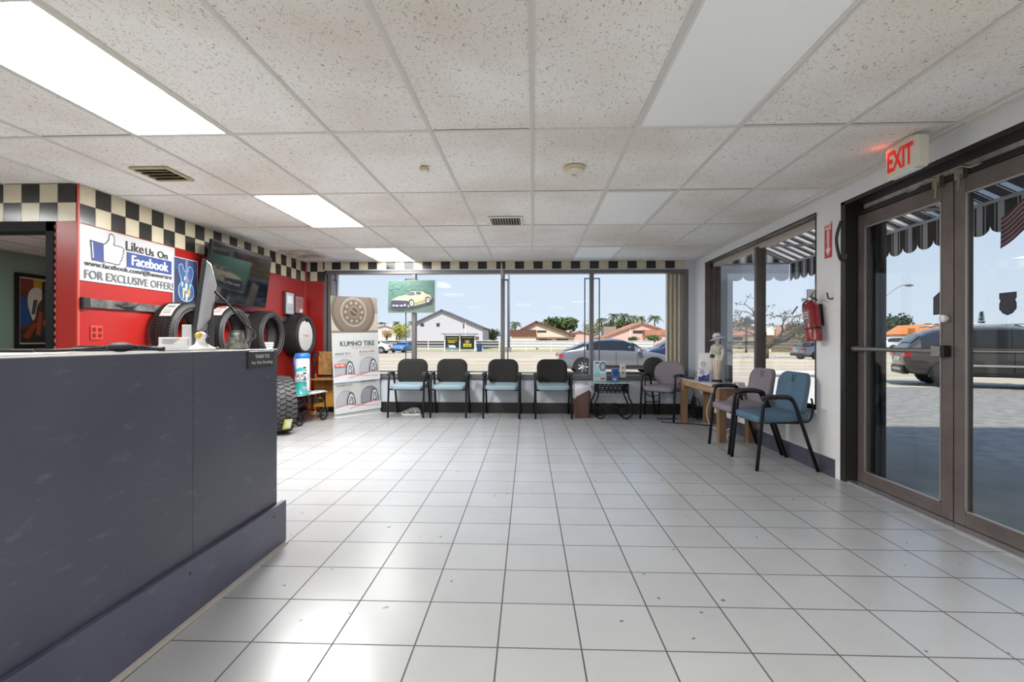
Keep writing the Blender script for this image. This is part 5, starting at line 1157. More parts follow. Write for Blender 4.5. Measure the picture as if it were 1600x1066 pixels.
def shutter(label, lo, hi, axis, m, pitch=.05):
    t = thing('folded_storm_shutter', label, 'shutter', ((lo[0] + hi[0]) / 2, (lo[1] + hi[1]) / 2, lo[2])); hx, hy, h = (hi[0] - lo[0]) / 2, (hi[1] - lo[1]) / 2, hi[2] - lo[2]
    L = hx if axis == 'x' else hy; D = hy if axis == 'x' else hx; n = max(4, int(2 * L / pitch)); b = B()
    top = []
    for k in range(2 * n + 1): top.append((-L + L * k / n, D * (.55 if k % 2 else -.9)))
    back = [(u, v + D * .25) for u, v in top[::-1]]
    f = (lambda u, v: (u, v)) if axis == 'x' else (lambda u, v: (v, u))
    poly = [f(u, v) for u, v in top + back]
    b.rings([[Vector((x, y, z)) for x, y in poly] for z in (.0, h)]); b.build('slats', m, t)
    b = B(); b.box((-hx, -hy, h), (hx, hy, h + .04)); b.build('track', m, t); b = B()
    for s in (-1, 1):
        c = f(s * L * .96, 0); b.box((c[0] - .012, c[1] - .012, 0), (c[0] + .012, c[1] + .012, h))
    b.build('lead_post', m, t)
SHB = mat('beige_shutter', (240, 230, 214), .5); SHG = mat('grey_lilac_shutter', (222, 216, 224), .5)
shutter('beige storm shutter folded outside the right end of the back window', (2.17, YB + .26, -.15), (2.44, YB + .40, 2.36), 'x', SHB, .09)
shutter('grey storm shutter folded outside the left end of the back window', (-3.42, YB + .26, -.15), (-3.24, YB + .40, 2.36), 'x', SHG, .09)
shutter('dark storm shutter folded outside the left door pane', (2.84, 4.22, -.02), (2.975, 4.64, 2.20), 'y', mat('dark_shutter', (58, 54, 54), .4, .2), .08)
t = thing('outdoor_post', 'white square post outside the far end of the right window', 'post', (3.05, 8.0, GZ)); b = B(); b.box((-.10, -.10, .0), (.10, .10, 3.2)); b.build('shaft', P(206, 208, 214, .6), t, bevel=.01); b = B(); b.box((-.13, -.13, 0), (.13, .13, .14)); b.build('base', P(196, 196, 198, .7), t, bevel=.01)
t = thing('planter_wall', 'low white masonry planter outside the right window', 'planter', (5.55, 9.85, GZ)); b = B(); b.box((-.95, -.25, 0), (.95, .25, .70)); b.build('wall', mat('white_masonry', (228, 228, 228), .7), t, bevel=.01); b = B(); b.box((-.98, -.28, .70), (.98, .28, .75)); b.build('coping', P(222, 222, 220, .7), t, bevel=.008)
t = thing('flag', 'small american flag hanging from the awning edge outside the right door', 'flag', (3.72, 3.72, 2.06), R(-50))
b = B(); b.tube([(0, 0, .30), (0, 0, -.16)], .006, 8); b.build('stick', P(60, 56, 54), t, smooth='all')
FR_, FW_, FB_ = P(150, 46, 52, .8), P(200, 192, 196, .8), P(40, 44, 72, .8)
b = B(); fl = .40; fhh = .235; nx = 26
def fp(u, v):
    return Vector((-u * fl * .62, .022 * math.sin(u * 9 + v) * (0.4 + u), .26 - v * fhh - u * .24 + .0))
for k in range(nx):
    for s in range(13):
        u0, u1, v0, v1 = k / nx, (k + 1) / nx, s / 13, (s + 1) / 13
        can = u0 < .42 and s < 7; b.face([fp(u0, v1), fp(u1, v1), fp(u1, v0), fp(u0, v0)], 2 if can else (0 if s % 2 == 0 else 1))
for i in range(9):
    for j in range(5 if i % 2 == 0 else 4):
        u, v = .035 + j * .085 + (0 if i % 2 == 0 else .042), (.5 + i * .72) / 13; c = fp(u, v); s_ = .0065
        for off in (-.0015, .0015): b.face([c + Vector((s_ * math.cos(q * PI / 2.5 + .3), off, s_ * math.sin(q * PI / 2.5 + .3))) for q in range(5)], 1)
b.build('cloth', [FR_, FW_, FB_], t)

# ------------------------------------------------------------------ vehicles
TIREM = mat('car_tyre', (30, 30, 32), .7); ALLOY = mat('alloy_wheel', (182, 184, 188), .3, .7); CGL = mat('dark_car_glass', (22, 25, 30), .06, spec=.8); CARBLK = mat('car_trim_black', (22, 22, 24), .5)
def car(label, loc, rz, L, Wd, H, paint, kind='sedan', name='car', cat='car', tail=True, group=None):
    """nose towards +x; built from lofted cross sections"""
    t = thing(name, label, cat, loc, rz, group); hw = Wd / 2; gc = .17 if kind == 'sedan' else .22
    belt = .62 * H if kind == 'sedan' else .60 * H
    if kind == 'sedan':
        ST = [(-.5, .30, .52, .52, .80), (-.485, .22, .60, .60, .90), (-.44, .16, .655, .655, .96), (-.36, .14, .665, .70, .985), (-.27, .13, .665, .86, 1), (-.17, .13, .66, .975, 1), (-.05, .13, .65, 1.0, 1), (.05, .13, .645, .985, 1), (.14, .13, .64, .86, 1), (.22, .13, .63, .70, 1), (.27, .13, .62, .63, .995), (.38, .14, .565, .575, .97), (.46, .16, .50, .505, .90), (.49, .22, .44, .44, .80), (.5, .30, .38, .38, .70)]
    else:
        ST = [(-.5, .36, .50, .50, .82), (-.487, .24, .60, .62, .92), (-.465, .2, .62, .72, .96), (-.42, .18, .625, .86, .985), (-.36, .17, .625, .955, 1), (-.28, .16, .62, .985, 1), (-.12, .16, .615, 1.0, 1), (.02, .16, .61, .995, 1), (.12, .16, .605, .93, 1), (.20, .16, .60, .76, 1), (.255, .16, .595, .635, 1), (.36, .17, .565, .59, .985), (.44, .19, .52, .545, .94), (.485, .24, .46, .47, .85), (.5, .32, .40, .41, .74)]
    def sec(s):
        u, zb, zt, zr, w = s; x = u * L; h = hw * w; g = .76 if zr > zt + .05 else .9
        return [Vector((x, -h * .86, zb * H)), Vector((x, -h * .97, (zb + .08) * H)), Vector((x, -h, (zb + (zt - zb) * .55) * H)), Vector((x, -h * .95, zt * H)), Vector((x, -h * (.95 * .45 + g * .55), (zt + (zr - zt) * .55) * H)), Vector((x, -h * g, (zt + (zr - zt) * .93) * H)), Vector((x, -h * g * .55, zr * H + .015)),
                Vector((x, h * g * .55, zr * H + .015)), Vector((x, h * g, (zt + (zr - zt) * .93) * H)), Vector((x, h * (.95 * .45 + g * .55), (zt + (zr - zt) * .55) * H)), Vector((x, h * .95, zt * H)), Vector((x, h, (zb + (zt - zb) * .55) * H)), Vector((x, h * .97, (zb + .08) * H)), Vector((x, h * .86, zb * H))]
    R_ = [sec(s) for s in ST]
    b = B(); b.rings(R_); body = b.build('body', paint, t, smooth='all')
    md = body.modifiers.new('subd', 'SUBSURF'); md.levels = 1; md.render_levels = 1
    up = [i for i, s in enumerate(ST) if s[3] > s[2] + .03]
    b = B(); off = .012
    cab = up[1:-1] if kind == 'sedan' else up[1:-1]
    def side(i, j, sgn):
        a0, a1 = R_[i], R_[j]; k0, k1 = (3, 5) if sgn < 0 else (10, 8); o = Vector((0, sgn * off, .004))
        def mix(r, kk0, kk1, q): return r[kk0].lerp(r[kk1], q) + o
        b.face([mix(a0, k0, k1, .1), mix(a1, k0, k1, .1), mix(a1, k0, k1, .9), mix(a0, k0, k1, .9)])
    full = [i for i in up if ST[i][3] > ST[i][2] + .12]
    for sgn in (-1, 1):
        for i, j in zip(full[:-1], full[1:]):
            side(i, j, sgn)
    for i, j in ((up[0] - 1 if kind == 'sedan' else up[1] - 1, full[0]), (full[-1], up[-1] + 0)):
        a0, a1 = R_[i], R_[j]; d = 1 if i > 6 else -1; o = Vector((d * .006, 0, .022))
        zz0 = [a0[5], a0[6], a0[7], a0[8]]; zz1 = [a1[5], a1[6], a1[7], a1[8]]
        for q in range(3): b.face([zz0[q].lerp(zz0[q + 1], 0) * 1 + o, zz0[q + 1] + o, zz1[q + 1] + o, zz1[q] + o])
    b.build('windows', CGL, t)
    b = B()
    for sgn in (-1, 1):
        xs_ = [R_[i][4].x for i in full]; 
        for x in ((xs_[0] + xs_[-1]) / 2,): b.box((x - .04, sgn * hw * .80 - .09 * 1, belt), (x + .04, sgn * hw * .80 + .09, belt + .26 * H), M=None) if False else None
        b.box((-L * .34, sgn * hw * .985 - .012, .20 * H), (L * .30, sgn * hw * .985 + .012, .27 * H))
    b.box((-L * .502, -hw * .72, .2 * H), (-L * .47, hw * .72, .34 * H)); b.box((L * .47, -hw * .62, .22 * H), (L * .497, hw * .62, .34 * H))
    b.build('dark_trim', CARBLK, t, bevel=.01)
    wr = .225 * H if kind == 'sedan' else .215 * H
    wr = max(wr, .31)
    for x in (-.30 * L, .31 * L):
        for sgn in (-1, 1):
            b = B(); y = sgn * (hw - .10); b.lathe([(wr * .62, -.11), (wr * .93, -.105), (wr, -.07), (wr, .07), (wr * .93, .105), (wr * .62, .11)], (x, y, wr), 'y', 32); w_ = b.build('wheel', TIREM, t, smooth=True)
            b = B(); yo = y + sgn * .105; b.lathe([(wr * .66, -.004), (wr * .66, .006), (wr * .58, .006), (wr * .58, -.004)], (x, yo, wr), 'y', 28)
            for q in range(7):
                an = 2 * PI * q / 7; b.tube([(x + wr * .1 * math.cos(an), yo, wr + wr * .1 * math.sin(an)), (x + wr * .6 * math.cos(an), yo, wr + wr * .6 * math.sin(an))], [.03, .022], 6)
            b.cyl((x, yo - .01, wr), (x, yo + .012, wr), wr * .16); b.build('alloy_rim', ALLOY, w_, smooth=True)
            b = B(); b.prism([(x + wr * 1.2 * math.cos(R(q)), wr + wr * 1.2 * math.sin(R(q))) for q in range(-12, 193, 12)] + [(x - wr * 1.2, wr * .8), (x + wr * 1.2, wr * .8)], sgn * (hw * .90), sgn * (hw + .006), 'xz'); b.build('wheel_arch', CARBLK, t)
    for sgn in (-1, 1):
        b = B(); b.rings([[Vector((x, sgn * y, z)) for y, z in ((hw * .50, .50 * H), (hw * .92, .49 * H), (hw * .93, .575 * H), (hw * .50, .58 * H))] for x in (-L * .500, -L * .465)]); b.build('tail_light', mat('red_tail_light', (176, 24, 34), .2, coat=.4), t, bevel=.01)
        b = B(); b.rings([[Vector((x, sgn * y, z)) for y, z in ((hw * .52, .42 * H), (hw * .86, .42 * H), (hw * .86, .48 * H), (hw * .55, .475 * H))] for x in (L * .455, L * .488)]); b.build('head_light', P(226, 230, 236, .15), t, bevel=.01)
        b = B(); b.box((L * .165, sgn * hw * 1.0 - .02, belt + .02), (L * .20, sgn * (hw + .16), belt + .15)); b.build('wing_mirror', paint, t, bevel=.02)
        for x in (-.02, -.2, .16):
            b = B(); b.box((x * L - .006, sgn * hw * .998 - .006, .26 * H), (x * L + .006, sgn * hw * .998 + .006, belt - .02)); b.build('door_seam', CARBLK, t)
    if kind == 'suv':
        for sgn in (-1, 1):
            b = B(); b.tube([(-L * .36, sgn * hw * .66, H + .0), (-L * .30, sgn * hw * .68, H + .045), (L * .04, sgn * hw * .68, H + .05), (L * .10, sgn * hw * .66, H)], .022, 8); b.build('roof_rail', ALLOY, t, smooth='all')
            b = B(); b.box((-L * .30, sgn * hw - .02, .345 * H), (L * .24, sgn * hw + .012, .375 * H)); b.build('chrome_strip', ALLOY, t, bevel=.006)
            b = B(); b.box((-L * .30, sgn * hw * .975 - .02, belt - .03), (L * .18, sgn * hw * .975 + .02, belt - .005)); b.build('window_trim', ALLOY, t)
        b = B(); b.box((-L * .503, -hw * .5, .26 * H), (-L * .49, hw * .5, .30 * H)); b.build('bumper_strip', ALLOY, t)
    b = B(); b.box((-L * .505, -.26, .42 * H), (-L * .492, .26, .49 * H)); b.build('plate', P(216, 214, 206, .5), t)
    return t
def paint(n, c, metal=.5): return mat(n, c, .28, metal, coat=.6)
SIL = paint('silver_car_paint', (150, 152, 160)); GRY = paint('grey_car_paint', (124, 126, 136)); DKB = paint('dark_blue_car_paint', (44, 56, 92)); BLKP = paint('black_car_paint', (70, 66, 65), .35); WHP = paint('white_car_paint', (214, 216, 222), .1); BLP = paint('bright_blue_car_paint', (86, 136, 196), .2)
car('grey sedan on the road, seen through the back window beside the right mullion', (3.34, 20.4, GZ), R(2), 4.65, 1.86, 1.45, GRY)
car('dark blue car partly hidden beyond the grey sedan near the folded beige shutter', (7.95, 27.6, GZ), R(181), 4.5, 1.85, 1.55, DKB, 'suv')
car('silver sedan with red tail light seen through the right window behind the extinguisher', (21.6, 37.2, GZ), R(8), 4.8, 1.84, 1.46, SIL)
car('large black sport utility vehicle parked outside the entrance doors', (13.88, 15.12, GZ), R(-24), 5.1, 1.98, 1.80, BLKP, 'suv')
p = at(601, 548, 52); car('white car on the far side of the road beside the tyre banner', (p.x - 1.5, 52, GZ), R(180), 4.6, 1.8, 1.5, WHP)
p = at(631, 550, 53.5); car('bright blue car on the far side of the road below the hanging picture', (at(631, 550, 56).x, 56, GZ), R(-100), 3.9, 1.6, 1.25, BLP)
p = at(1406, 540, 70)
car('white van parked far off beyond the black vehicle, seen through the left door pane', (p.x, 70, GZ), R(0), 5.2, 2.0, 2.0, WHP, 'suv', name='van', cat='van')

# ------------------------------------------------------------------ far side: fence, shelter, houses
def fence(label, u0, u1, Y, band, rail):
    p0, p1 = at(u0, 545, Y), at(u1, 545, Y); t = thing('roadside_fence', label, 'fence', (p0.x, Y, GZ)); L = p1.x - p0.x
    n = max(2, int(L / 3.2))
    b = B(); 
    for z in (.62, 1.02, 1.36): b.box((0, -.03, z - .05), (L, .03, z + .05))
    b.build('rails', rail, t)
    b = B(); b.box((0, .04, .42), (L, .08, 1.34)); b.build('infill_panel', band, t)
    for k in range(n + 1):
        b = B(); x = L * k / n; b.box((x - .06, -.06, 0), (x + .06, .06, 1.42)); b.build('post', rail, t)
    return t
WR = P(214, 214, 214, .6); 
fence('white railed fence with dark panels in front of the white two storey house', 560, 780, 67, P(70, 66, 68, .7), WR)
fence('pale railed fence along the far verge in front of the brown roofed house', 783, 1020, 67, P(206, 206, 210, .7), WR)
fence('dark railed fence along the far road side seen through the right window', 1085, 1330, 64, P(110, 100, 90, .7), P(120, 112, 100, .6))
p0, p1 = at(695, 548, 62), at(742, 548, 62); t = thing('bus_shelter', 'bus shelter with dark advertising panels across the road', 'bus shelter', (p0.x, 62, GZ)); L = p1.x - p0.x
for k in range(3):
    b = B(); b.box((L * k / 2 - .07, -.07, 0), (L * k / 2 + .07, .07, 2.15)); b.build('post', P(222, 222, 218, .6), t)
b = B(); b.box((-.35, -.6, 2.15), (L + .35, .8, 2.27)); b.build('roof', P(120, 124, 138, .5), t, bevel=.02)
for k in range(2):
    b = B(); b.box((L * k / 2 + .1, -.04, .25), (L * (k + 1) / 2 - .1, .04, 1.98)); pn = b.build('advert_panel', P(28, 28, 24, .4), t)
    a = Art(L / 2 - .2, 1.73, y=-.045, step=.003); YL = (206, 190, 70)
    if k == 0: a.rect(.1, .80, .9, .88, YL); a.rect(.14, .62, .86, .72, (190, 176, 80)); a.rect(.2, .5, .7, .56, YL); a.ell(.5, .2, .26, .12, (214, 220, 226)); a.poly([(.05, .02), (.95, .02), (.95, .12), (.05, .16)], (84, 130, 160)); a.ell(.25, .3, .1, .06, (150, 140, 90))
    else: a.rect(.1, .84, .9, .90, YL); a.ell(.5, .62, .2, .1, (150, 128, 70)); a.rect(.2, .2, .8, .42, YL); a.rect(.28, .26, .72, .34, (90, 80, 30)); a.rect(.4, .48, .6, .54, (196, 180, 80)); a.rect(0, 0, 1, .06, (70, 120, 110))
    a.build('advert', pn, loc=(L * (k + .5) / 2, 0, 1.115))
b = B(); b.box((.2, .2, .40), (L - .2, .6, .48)); b.build('bench', P(120, 120, 120), t)
p = at(749, 548, 61.5); t = thing('litter_bin', 'dark blue litter bin to the right of the bus shelter', 'litter bin', (p.x, 61.5, GZ)); b = B(); b.lathe([(.26, 0), (.30, .03), (.33, .85), (.35, .87), (.35, .93)], seg=20); b.build('drum', P(34, 62, 110, .4), t, smooth=True); b = B(); b.lathe([(.35, .93), (.28, 1.02), (.1, 1.06), (0, 1.06)], seg=20); b.build('lid', P(28, 48, 88, .4), t, smooth=True)

ROOFB = mat('brown_roof_tile', (112, 74, 62), .8, noise=.25, nscale=2); ROOFR = mat('terracotta_roof_tile', (184, 132, 108), .8, noise=.25, nscale=1.6); ROOFG = mat('grey_roof_edge', (92, 92, 102), .7)
HW, HC, HP = mat('white_house_wall', (196, 193, 200), .8), mat('cream_house_wall', (222, 204, 184), .8), mat('pink_house_wall', (216, 178, 170), .8)
WIND = mat('dark_house_window', (70, 66, 68), .2)
def gable(name_t, label, Y, D, prof, wallm, roofm, wins=(), extras=(), thick=.22, over=.35):
    """house whose gable front, given as photo points, faces the road at distance Y and runs D metres back"""
    P_ = [at(u, v, Y) for u, v in prof]; base = P_[0]; t = thing(name_t, label, 'house', ((P_[0].x + P_[-1].x) / 2, Y, GZ)); o = Vector(((P_[0].x + P_[-1].x) / 2, Y, GZ))
    q = [(p.x - o.x, p.z - o.z) for p in P_]; q[0] = (q[0][0], 0); q[-1] = (q[-1][0], 0)
    b = B(); b.prism(q, 0, D, 'xz'); b.build('walls', wallm, t)
    for a_, c_ in zip(q[1:-2], q[2:-1]):
        d = Vector((c_[0] - a_[0], c_[1] - a_[1])); n = Vector((-d.y, d.x)).normalized()
        if n.y < 0: n = -n
        e = d.normalized() * .25; b = B(); A, C = Vector(a_), Vector(c_)
        b.prism([tuple(A - e * .6), tuple(C + e * .6), tuple(C + e * .6 + n * thick), tuple(A - e * .6 + n * thick)], -over, D + over, 'xz'); b.build('roof', roofm, t)
    for u0, v0, u1, v1 in wins:
        a_, c_ = at(u0, v1, Y) - o, at(u1, v0, Y) - o
        b = B(); b.box((a_.x, -.05, a_.z), (c_.x, .02, c_.z)); b.build('window', WIND, t)
    for nm, m_, (u0, v0, u1, v1), y0, y1 in extras:
        a_, c_ = at(u0, v1, Y + y0) - o, at(u1, v0, Y + y0) - o; b = B(); b.box((a_.x, y0, max(0, a_.z)), (c_.x, y1, c_.z)); b.build(nm, m_, t)
    return t
gable('house', 'white two storey house with a tall gable behind the bus shelter', 78, 11, [(651, 546), (651, 505), (690, 486.3), (754, 513.5), (754, 546)], HW, ROOFG,
      [(657, 505.5, 662.5, 510), (682, 505, 687, 510.2), (723.5, 506, 725.5, 513)], [('side_wing', HW, (633, 528, 652, 546), .5, 8), ('garage_door', P(96, 84, 82, .6), (738, 526, 748, 531), -.1, .1), ('corner_pilaster', P(226, 224, 228, .8), (726.5, 503, 728.5, 546), -.12, .1)])
gable('house', 'cream house with brown gable roof seen right of the middle window mullion', 82, 14, [(808, 546), (808, 521), (838, 505.3), (897, 526.5), (897, 546)], HC, ROOFB,
      [(839, 516.5, 854, 519.5), (842, 530, 856, 533.5), (869, 530, 888, 533.5), (857, 530.5, 862, 534)], [('front_roof_block', ROOFB, (797, 515.5, 838, 526), -3.0, 0), ('front_room', HC, (800, 526, 837.5, 546), -2.8, 0), ('porch_beam', P(150, 116, 96, .7), (838, 527, 898, 528.5), -.6, -.05)], .38)
gable('house', 'pink house with terracotta gable roof beyond the grey sedan', 84, 9, [(940, 546), (940, 529), (1003, 505.3), (1033, 515.5), (1033, 546)], HP, ROOFR,
      [(989, 516.5, 1005, 521)], [('side_roof', ROOFR, (1008, 515.5, 1044, 524), -2.0, 0), ('side_room', HP, (1009, 524, 1043, 546), -1.8, 0), ('chimney_stack', P(150, 136, 130, .8), (943, 510.5, 963, 526), 4, 7), ('gable_post', P(238, 222, 212, .7), (984, 511, 985.6, 527), -.15, .02)])
gable('house', 'distant terracotta roof between the cream house and the pink house', 110, 10, [(884, 540), (884, 523), (906, 518.6), (930, 523), (930, 540)], HP, ROOFR)
gable('house', 'white walled bungalow at the far left beyond the white car', 96, 10, [(586, 546), (586, 512), (602, 508), (622, 515), (622, 546)], P(226, 206, 204, .8), P(216, 196, 192, .8))
gable('house', 'house with white gable and terracotta roof in the far pane of the right window', 78, 12, [(1098, 548), (1098, 518), (1150, 506.5), (1182, 517), (1182, 548)], mat('warm_cream_wall', (230, 214, 186), .8), ROOFR, [(1120, 527, 1160, 532)], [('front_roof', ROOFR, (1126, 515, 1182, 524), -1.5, 0)], .5)
gable('house', 'cream house with terracotta roof behind the silver sedan', 66, 6, [(1196, 548), (1196, 526), (1240, 511.5), (1302, 524), (1302, 548)], mat('warm_cream_wall', (230, 214, 186), .8), ROOFR, [], [('front_roof', ROOFR, (1212, 514, 1300, 525.5), -1.6, 0), ('white_gable', P(240, 232, 220, .7), (1198, 509, 1212, 524), -1.2, 0)], .4)
gable('house', 'white house with orange roof in the left door pane', 80, 6, [(1428, 545), (1428, 524.5), (1450, 511), (1500, 521), (1500, 545)], P(232, 228, 226, .8), mat('orange_roof_tile', (226, 140, 78), .8, noise=.2, nscale=1.6), [(1432, 531, 1436, 534), (1440, 529, 1444, 532)], [('front_roof', mat('orange_roof_tile', (226, 140, 78)), (1430, 513, 1470, 524), -1.5, 0)], .4)
# ------------------------------------------------------------------ poles, sign pylon
p = at(795, 548, 60); t = thing('utility_pole', 'thin pole across the road just right of the middle window mullion', 'pole', (p.x, 60, GZ)); b = B(); b.tube([(0, 0, 0), (0, 0, 9.6)], [.15, .11], 10); b.build('shaft', P(112, 112, 122, .6), t, smooth='all'); b = B(); b.box((-.45, -.3, 0), (.3, .3, .55)); b.build('base_box', P(130, 128, 120), t, bevel=.03); b = B(); b.tube([(-.6, 0, 8.7), (0, 0, 8.72)], .05, 6); b.build('bracket', P(90, 90, 96), t, smooth='all')
p = at(1392, 470, 58); q = at(1411, 446, 58); t = thing('street_lamp', 'street lamp with curved arm seen above the trees in the left door pane', 'street lamp', (p.x - 1.2, 58, GZ))
hz = q.z - GZ; b = B(); b.tube([(0, 0, 0), (0, 0, hz - 1.8)], [.16, .10], 10); b.build('shaft', P(140, 140, 142, .5), t, smooth='all'); b = B(); b.tube(smooth_path([(0, 0, hz - 1.85), (1.2, 0, hz - .75), (2.3, 0, hz - .05), (2.8, 0, hz + .02)]), .06, 8); b.build('arm', P(140, 140, 142, .5), t, smooth='all'); b = B(); b.sphere((3.2, 0, hz), .5, sc=(1, .5, .28)); b.build('lamp_head', P(96, 98, 104, .5), t, smooth='all')
p = at(1269, 480, 34); t = thing('sign_pylon', 'tall grey sign board outside behind the fire extinguisher', 'sign board', (p.x, 34, GZ)); b = B(); b.box((-.32, -.12, 1.6), (1.1, .12, at(1269, 452, 34).z - GZ)); b.build('board', P(112, 110, 118, .6), t, bevel=.03); b = B(); b.box((.2, -.08, 0), (.5, .08, 1.6)); b.build('post', P(96, 94, 100, .6), t)

# ------------------------------------------------------------------ trees
LEAFS = {}
def leafm(c, c2): 
    return mat('leaf_%02x%02x%02x' % c, c, .75, noise=.5, nscale=.9, c2=c2)
G1, G2, G3, G4 = leafm((96, 118, 62), (52, 70, 36)), leafm((70, 88, 50), (36, 48, 28)), leafm((206, 204, 96), (128, 134, 58)), leafm((118, 112, 64), (74, 72, 44))
BARK = mat('tree_bark', (92, 80, 70), .9, noise=.3, nscale=3)
def leaves(b, c, r, n, s, rnd, hollow=.55):
    c = Vector(c)
    for k in range(n):
        v = Vector((rnd.gauss(0, 1), rnd.gauss(0, 1), rnd.gauss(0, 1))).normalized(); q = hollow + (1 - hollow) * rnd.random()
        p = c + Vector((v.x * r[0], v.y * r[1], v.z * r[2])) * q
        a_ = Vector((rnd.gauss(0, 1), rnd.gauss(0, 1), rnd.gauss(0, 1))).normalized(); d = a_.orthogonal().normalized(); e = a_.cross(d); z = s * rnd.uniform(.6, 1.3)
        b.face([p - d * z, p - e * z * .55, p + d * z, p + e * z * .55])
def tree(name, label, u, vtop, vbase, Y, wpx, m, n=900, ls=None, seed=1, trunk=.12, group=None, blobs=6, cat='tree'):
    rnd = random.Random(seed); p = at(u, vbase, Y); top = at(u, vtop, Y); hw_ = wpx / 2 * Y / FPX
    t = thing(name, label, cat, (p.x, Y, GZ), 0, group); H_ = top.z - GZ; low = max(.15, at(u, vbase, Y).z - GZ); ch = H_ - low
    b = B(); 
    for k in range(blobs):
        an = rnd.uniform(0, 6.28); rr = rnd.uniform(.1, .62); f = rnd.uniform(.36, .5); c = (math.cos(an) * hw_ * rr, math.sin(an) * hw_ * rr, low + ch * rnd.uniform(.32, .68))
        leaves(b, c, (hw_ * f * 1.1, hw_ * f * 1.1, ch * .34), n // blobs, ls or hw_ * .085, rnd, .3)
    b.build('foliage', m, t)
    b = B(); b.tube([(0, 0, 0), (hw_ * .03, 0, low + ch * .25), (0, 0, low + ch * .6)], [trunk * 1.2, trunk, trunk * .4], 8)
    for k in range(5):
        an = k * 1.3; b.tube([(0, 0, low + ch * .15), (math.cos(an) * hw_ * .3, math.sin(an) * hw_ * .3, low + ch * .4), (math.cos(an) * hw_ * .5, math.sin(an) * hw_ * .5, low + ch * .6)], [trunk * .6, trunk * .4, trunk * .15], 6)
    b.build('trunk', BARK, t, smooth='all'); return t
def palm(label, u, vtop, vbase, Y, wpx, seed, m=None, group='palm trees beyond the road', nf=17):
    rnd = random.Random(seed); top = at(u, vtop, Y); hw_ = wpx / 2 * Y / FPX; t = thing('palm_tree', label, 'palm tree', (top.x, Y, GZ), 0, group); H_ = top.z - GZ - hw_ * .45
    b = B(); lean = rnd.uniform(-.3, .3); b.tube([(lean * .0, 0, 0), (lean * .3, 0, H_ * .5), (0, 0, H_)], [.22, .16, .13], 8); b.build('trunk', BARK, t, smooth='all')
    for k in range(nf):
        an = 2 * PI * k / nf + rnd.uniform(-.2, .2); el = rnd.uniform(-.35, 1.05); L = hw_ * rnd.uniform(.85, 1.15); b = B(); pts = []
        for i in range(8):
            s = i / 7; r_ = L * s * math.cos(el * (1 - s * .3)); z = L * (s * math.sin(el) - .75 * s * s); pts.append(Vector((r_ * math.cos(an), r_ * math.sin(an), H_ + z)))
        sd_ = Vector((-math.sin(an), math.cos(an), 0))
        for i in range(7):
            a_, c_ = pts[i], pts[i + 1]; d = (c_ - a_)
            for s in (-1, 1):
                for h in (0, .5):
                    o = a_ + d * h; w = L * .24 * math.sin(PI * min(.97, (i + h + .8) / 8)); b.face([o, o + d * .42, o + d * .9 + sd_ * s * w + Vector((0, 0, -w * .5)), o + d * .6 + sd_ * s * w + Vector((0, 0, -w * .5))])
        b.build('frond', m or leafm((98, 106, 66), (52, 60, 38)), t)
    return t
tree('yellow_green_bush', 'yellow green bushy tree left of the white house below the hanging picture', 624, 503, 531, 72, 36, G3, 1100, seed=3)
tree('garden_shrub', 'reddish pale shrub between the far left bungalow and the yellow green tree', 604, 514, 532, 71, 24, leafm((196, 176, 110), (140, 116, 80)), 600, seed=31, cat='shrub')
tree('dark_tree', 'dark green trees right of the white two storey house', 769, 512, 535, 96, 42, G2, 1100, seed=4)
tree('broad_tree', 'broad green tree rising behind the cream house with brown roof', 879, 494.5, 522, 100, 64, G1, 2000, seed=5, blobs=9)
tree('grey_green_tree', 'pale feathery tree beside the right window mullion', 926, 500, 533, 128, 34, leafm((150, 150, 96), (92, 96, 62)), 800, seed=6)
tree('tree_clump', 'dense green foliage low behind the palm trunks and the pink house', 972, 497, 525, 136, 84, leafm((104, 120, 70), (60, 76, 44)), 1800, seed=61, blobs=9)
tree('hedge_shrub', 'green hedge clump before the pink house, left of its window', 987, 523, 536, 76, 24, G1, 700, seed=7, cat='shrub')
tree('hedge_shrub', 'green hedge clump before the pink house, nearest the folded beige shutter', 1020, 522, 536, 76, 32, G1, 800, seed=8, cat='shrub')
for k, (u, v, w, lb) in enumerate(((940, 494, 22, 'palm nearest the right window mullion, leftmost of the row behind the pink house'), (959, 487, 24, 'second palm from the right window mullion behind the pink house'), (975, 486.5, 24, 'tall palm left of the pink house gable peak'), (990, 490, 20, 'slender palm just behind the pink house gable peak'), (1002, 492, 18, 'short palm behind the right slope of the pink house roof'), (1023, 489.5, 27, 'palm alone at the right of the row near the beige shutter'))):
    palm(lb, u, v, 530, 98 + 4 * k, w, 20 + k, group='row of palms behind the pink house')
palm('palm peeking over the brown roofed house beside the thin pole', 805, 499.5, 530, 101, 22, 41); palm('small palm far left above the tyre banner edge', 597, 501, 530, 112, 18, 42); palm('palm tuft left of the white house behind the yellow green tree', 646, 500, 530, 88, 22, 43); palm('small palm at the left end of the white house roof', 620, 500, 530, 93, 18, 44)
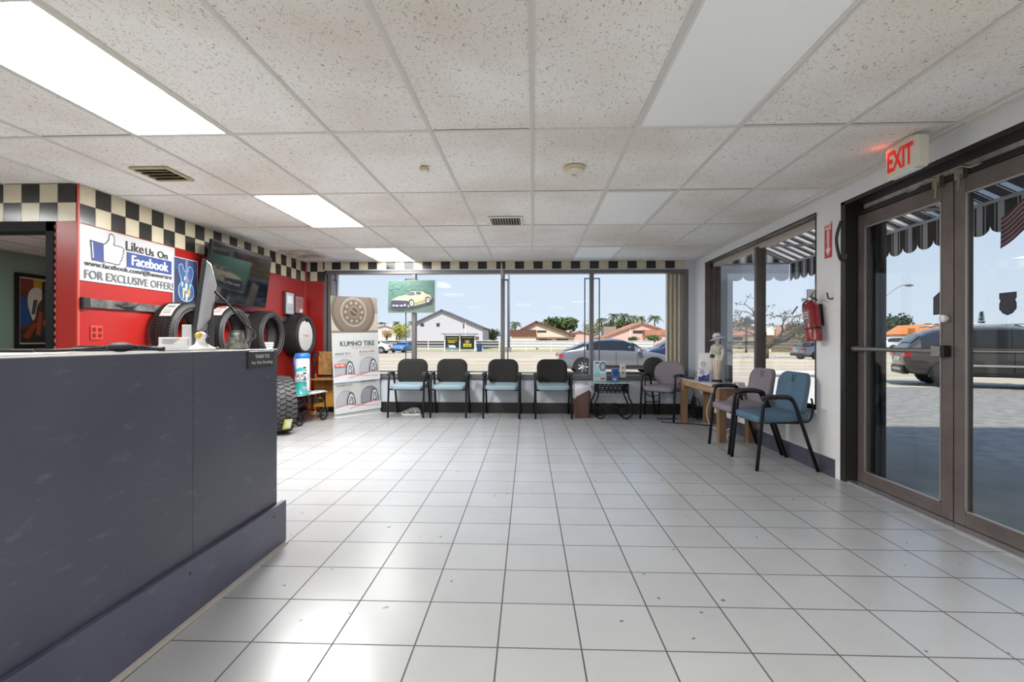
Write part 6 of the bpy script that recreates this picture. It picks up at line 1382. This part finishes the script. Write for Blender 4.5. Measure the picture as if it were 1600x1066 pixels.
# spreading tree outside the right window
t = thing('spreading_tree', 'spreading thin leaved tree with bare branches outside the right window', 'tree', (at(1196, 545, 40).x, 40, GZ)); rnd = random.Random(9); b = B(); lf = B()
def branch(p, d, L, r, lv):
    n = 4; pts = [p]; 
    for i in range(n):
        d = (d + Vector((rnd.gauss(0, .16), rnd.gauss(0, .16), rnd.gauss(0, .08) - .02 * lv))).normalized(); pts.append(pts[-1] + d * L / n)
    b.tube(pts, [r * (1 - .11 * i) for i in range(n + 1)], 6)
    if lv >= 4:
        leaves(lf, pts[-1], (.6, .6, .28), 16, .085, rnd, .1); return
    for k in range(3 if lv < 3 else 2):
        nd = (d + Vector((rnd.gauss(0, .75), rnd.gauss(0, .6), rnd.uniform(-.12, .42)))).normalized(); branch(pts[-1 if k else -2], nd, L * rnd.uniform(.62, .86), r * .58, lv + 1)
b.tube([(0, 0, 0), (.05, 0, .8)], [.26, .22], 8)
for dx in (-.5, .5, .95, .15, 1.2): branch(Vector((.05, 0, .7)), Vector((dx, rnd.uniform(-.4, .4), .72)).normalized(), 1.75, .14, 1)
b.build('branches', BARK, t, smooth='all'); lf.build('foliage', G4, t)
tree('olive_tree', 'olive brown tree crown behind the silver sedan', 1254, 503, 530, 55, 54, G4, 1300, seed=10)
tree('dark_tree', 'dark bushy tree in the far pane of the right window', 1166, 492, 516, 60, 26, G2, 900, seed=11)
tree('low_tree', 'low green tree beside the white post in the right window', 1140, 500, 516, 62, 22, G1, 700, seed=12)
tree('dense_tree', 'dense dark green tree in the left door pane behind the door push bar', 1411, 487.5, 535, 95, 66, G2, 2400, seed=13, blobs=9)
palm('palm above the orange roof, nearer the dense tree', 1452, 503, 525, 96, 20, 51); palm('palm above the orange roof at the door stile', 1470, 503, 525, 98, 22, 52); palm('palm over the black vehicle roof at the far right', 1588, 503, 520, 96, 26, 54)
p = at(1533.5, 510, 80); t = thing('conifer', 'slim pointed conifer above the black vehicle roof', 'tree', (p.x, 80, GZ)); b = B(); rnd = random.Random(15); H_ = at(1533, 487.5, 80).z - GZ
for k in range(900):
    s = rnd.random(); z = H_ * (.15 + .85 * s); r_ = .72 * (1 - s) + .05; an = rnd.uniform(0, 6.28); q = Vector((math.cos(an) * r_, math.sin(an) * r_, z)); o = Vector((math.cos(an) * .28, math.sin(an) * .28, .12)); w = Vector((-math.sin(an), math.cos(an), 0)) * .1; b.face([q - w, q + w, q + o])
b.build('foliage', leafm((92, 104, 84), (56, 66, 52)), t); b = B(); b.tube([(0, 0, 0), (0, 0, H_ * .95)], [.14, .02], 8); b.build('trunk', BARK, t, smooth='all')
tree('far_trees', 'low line of trees at the far right above the black vehicle roof', 1560, 508, 525, 110, 60, G1, 900, seed=16)
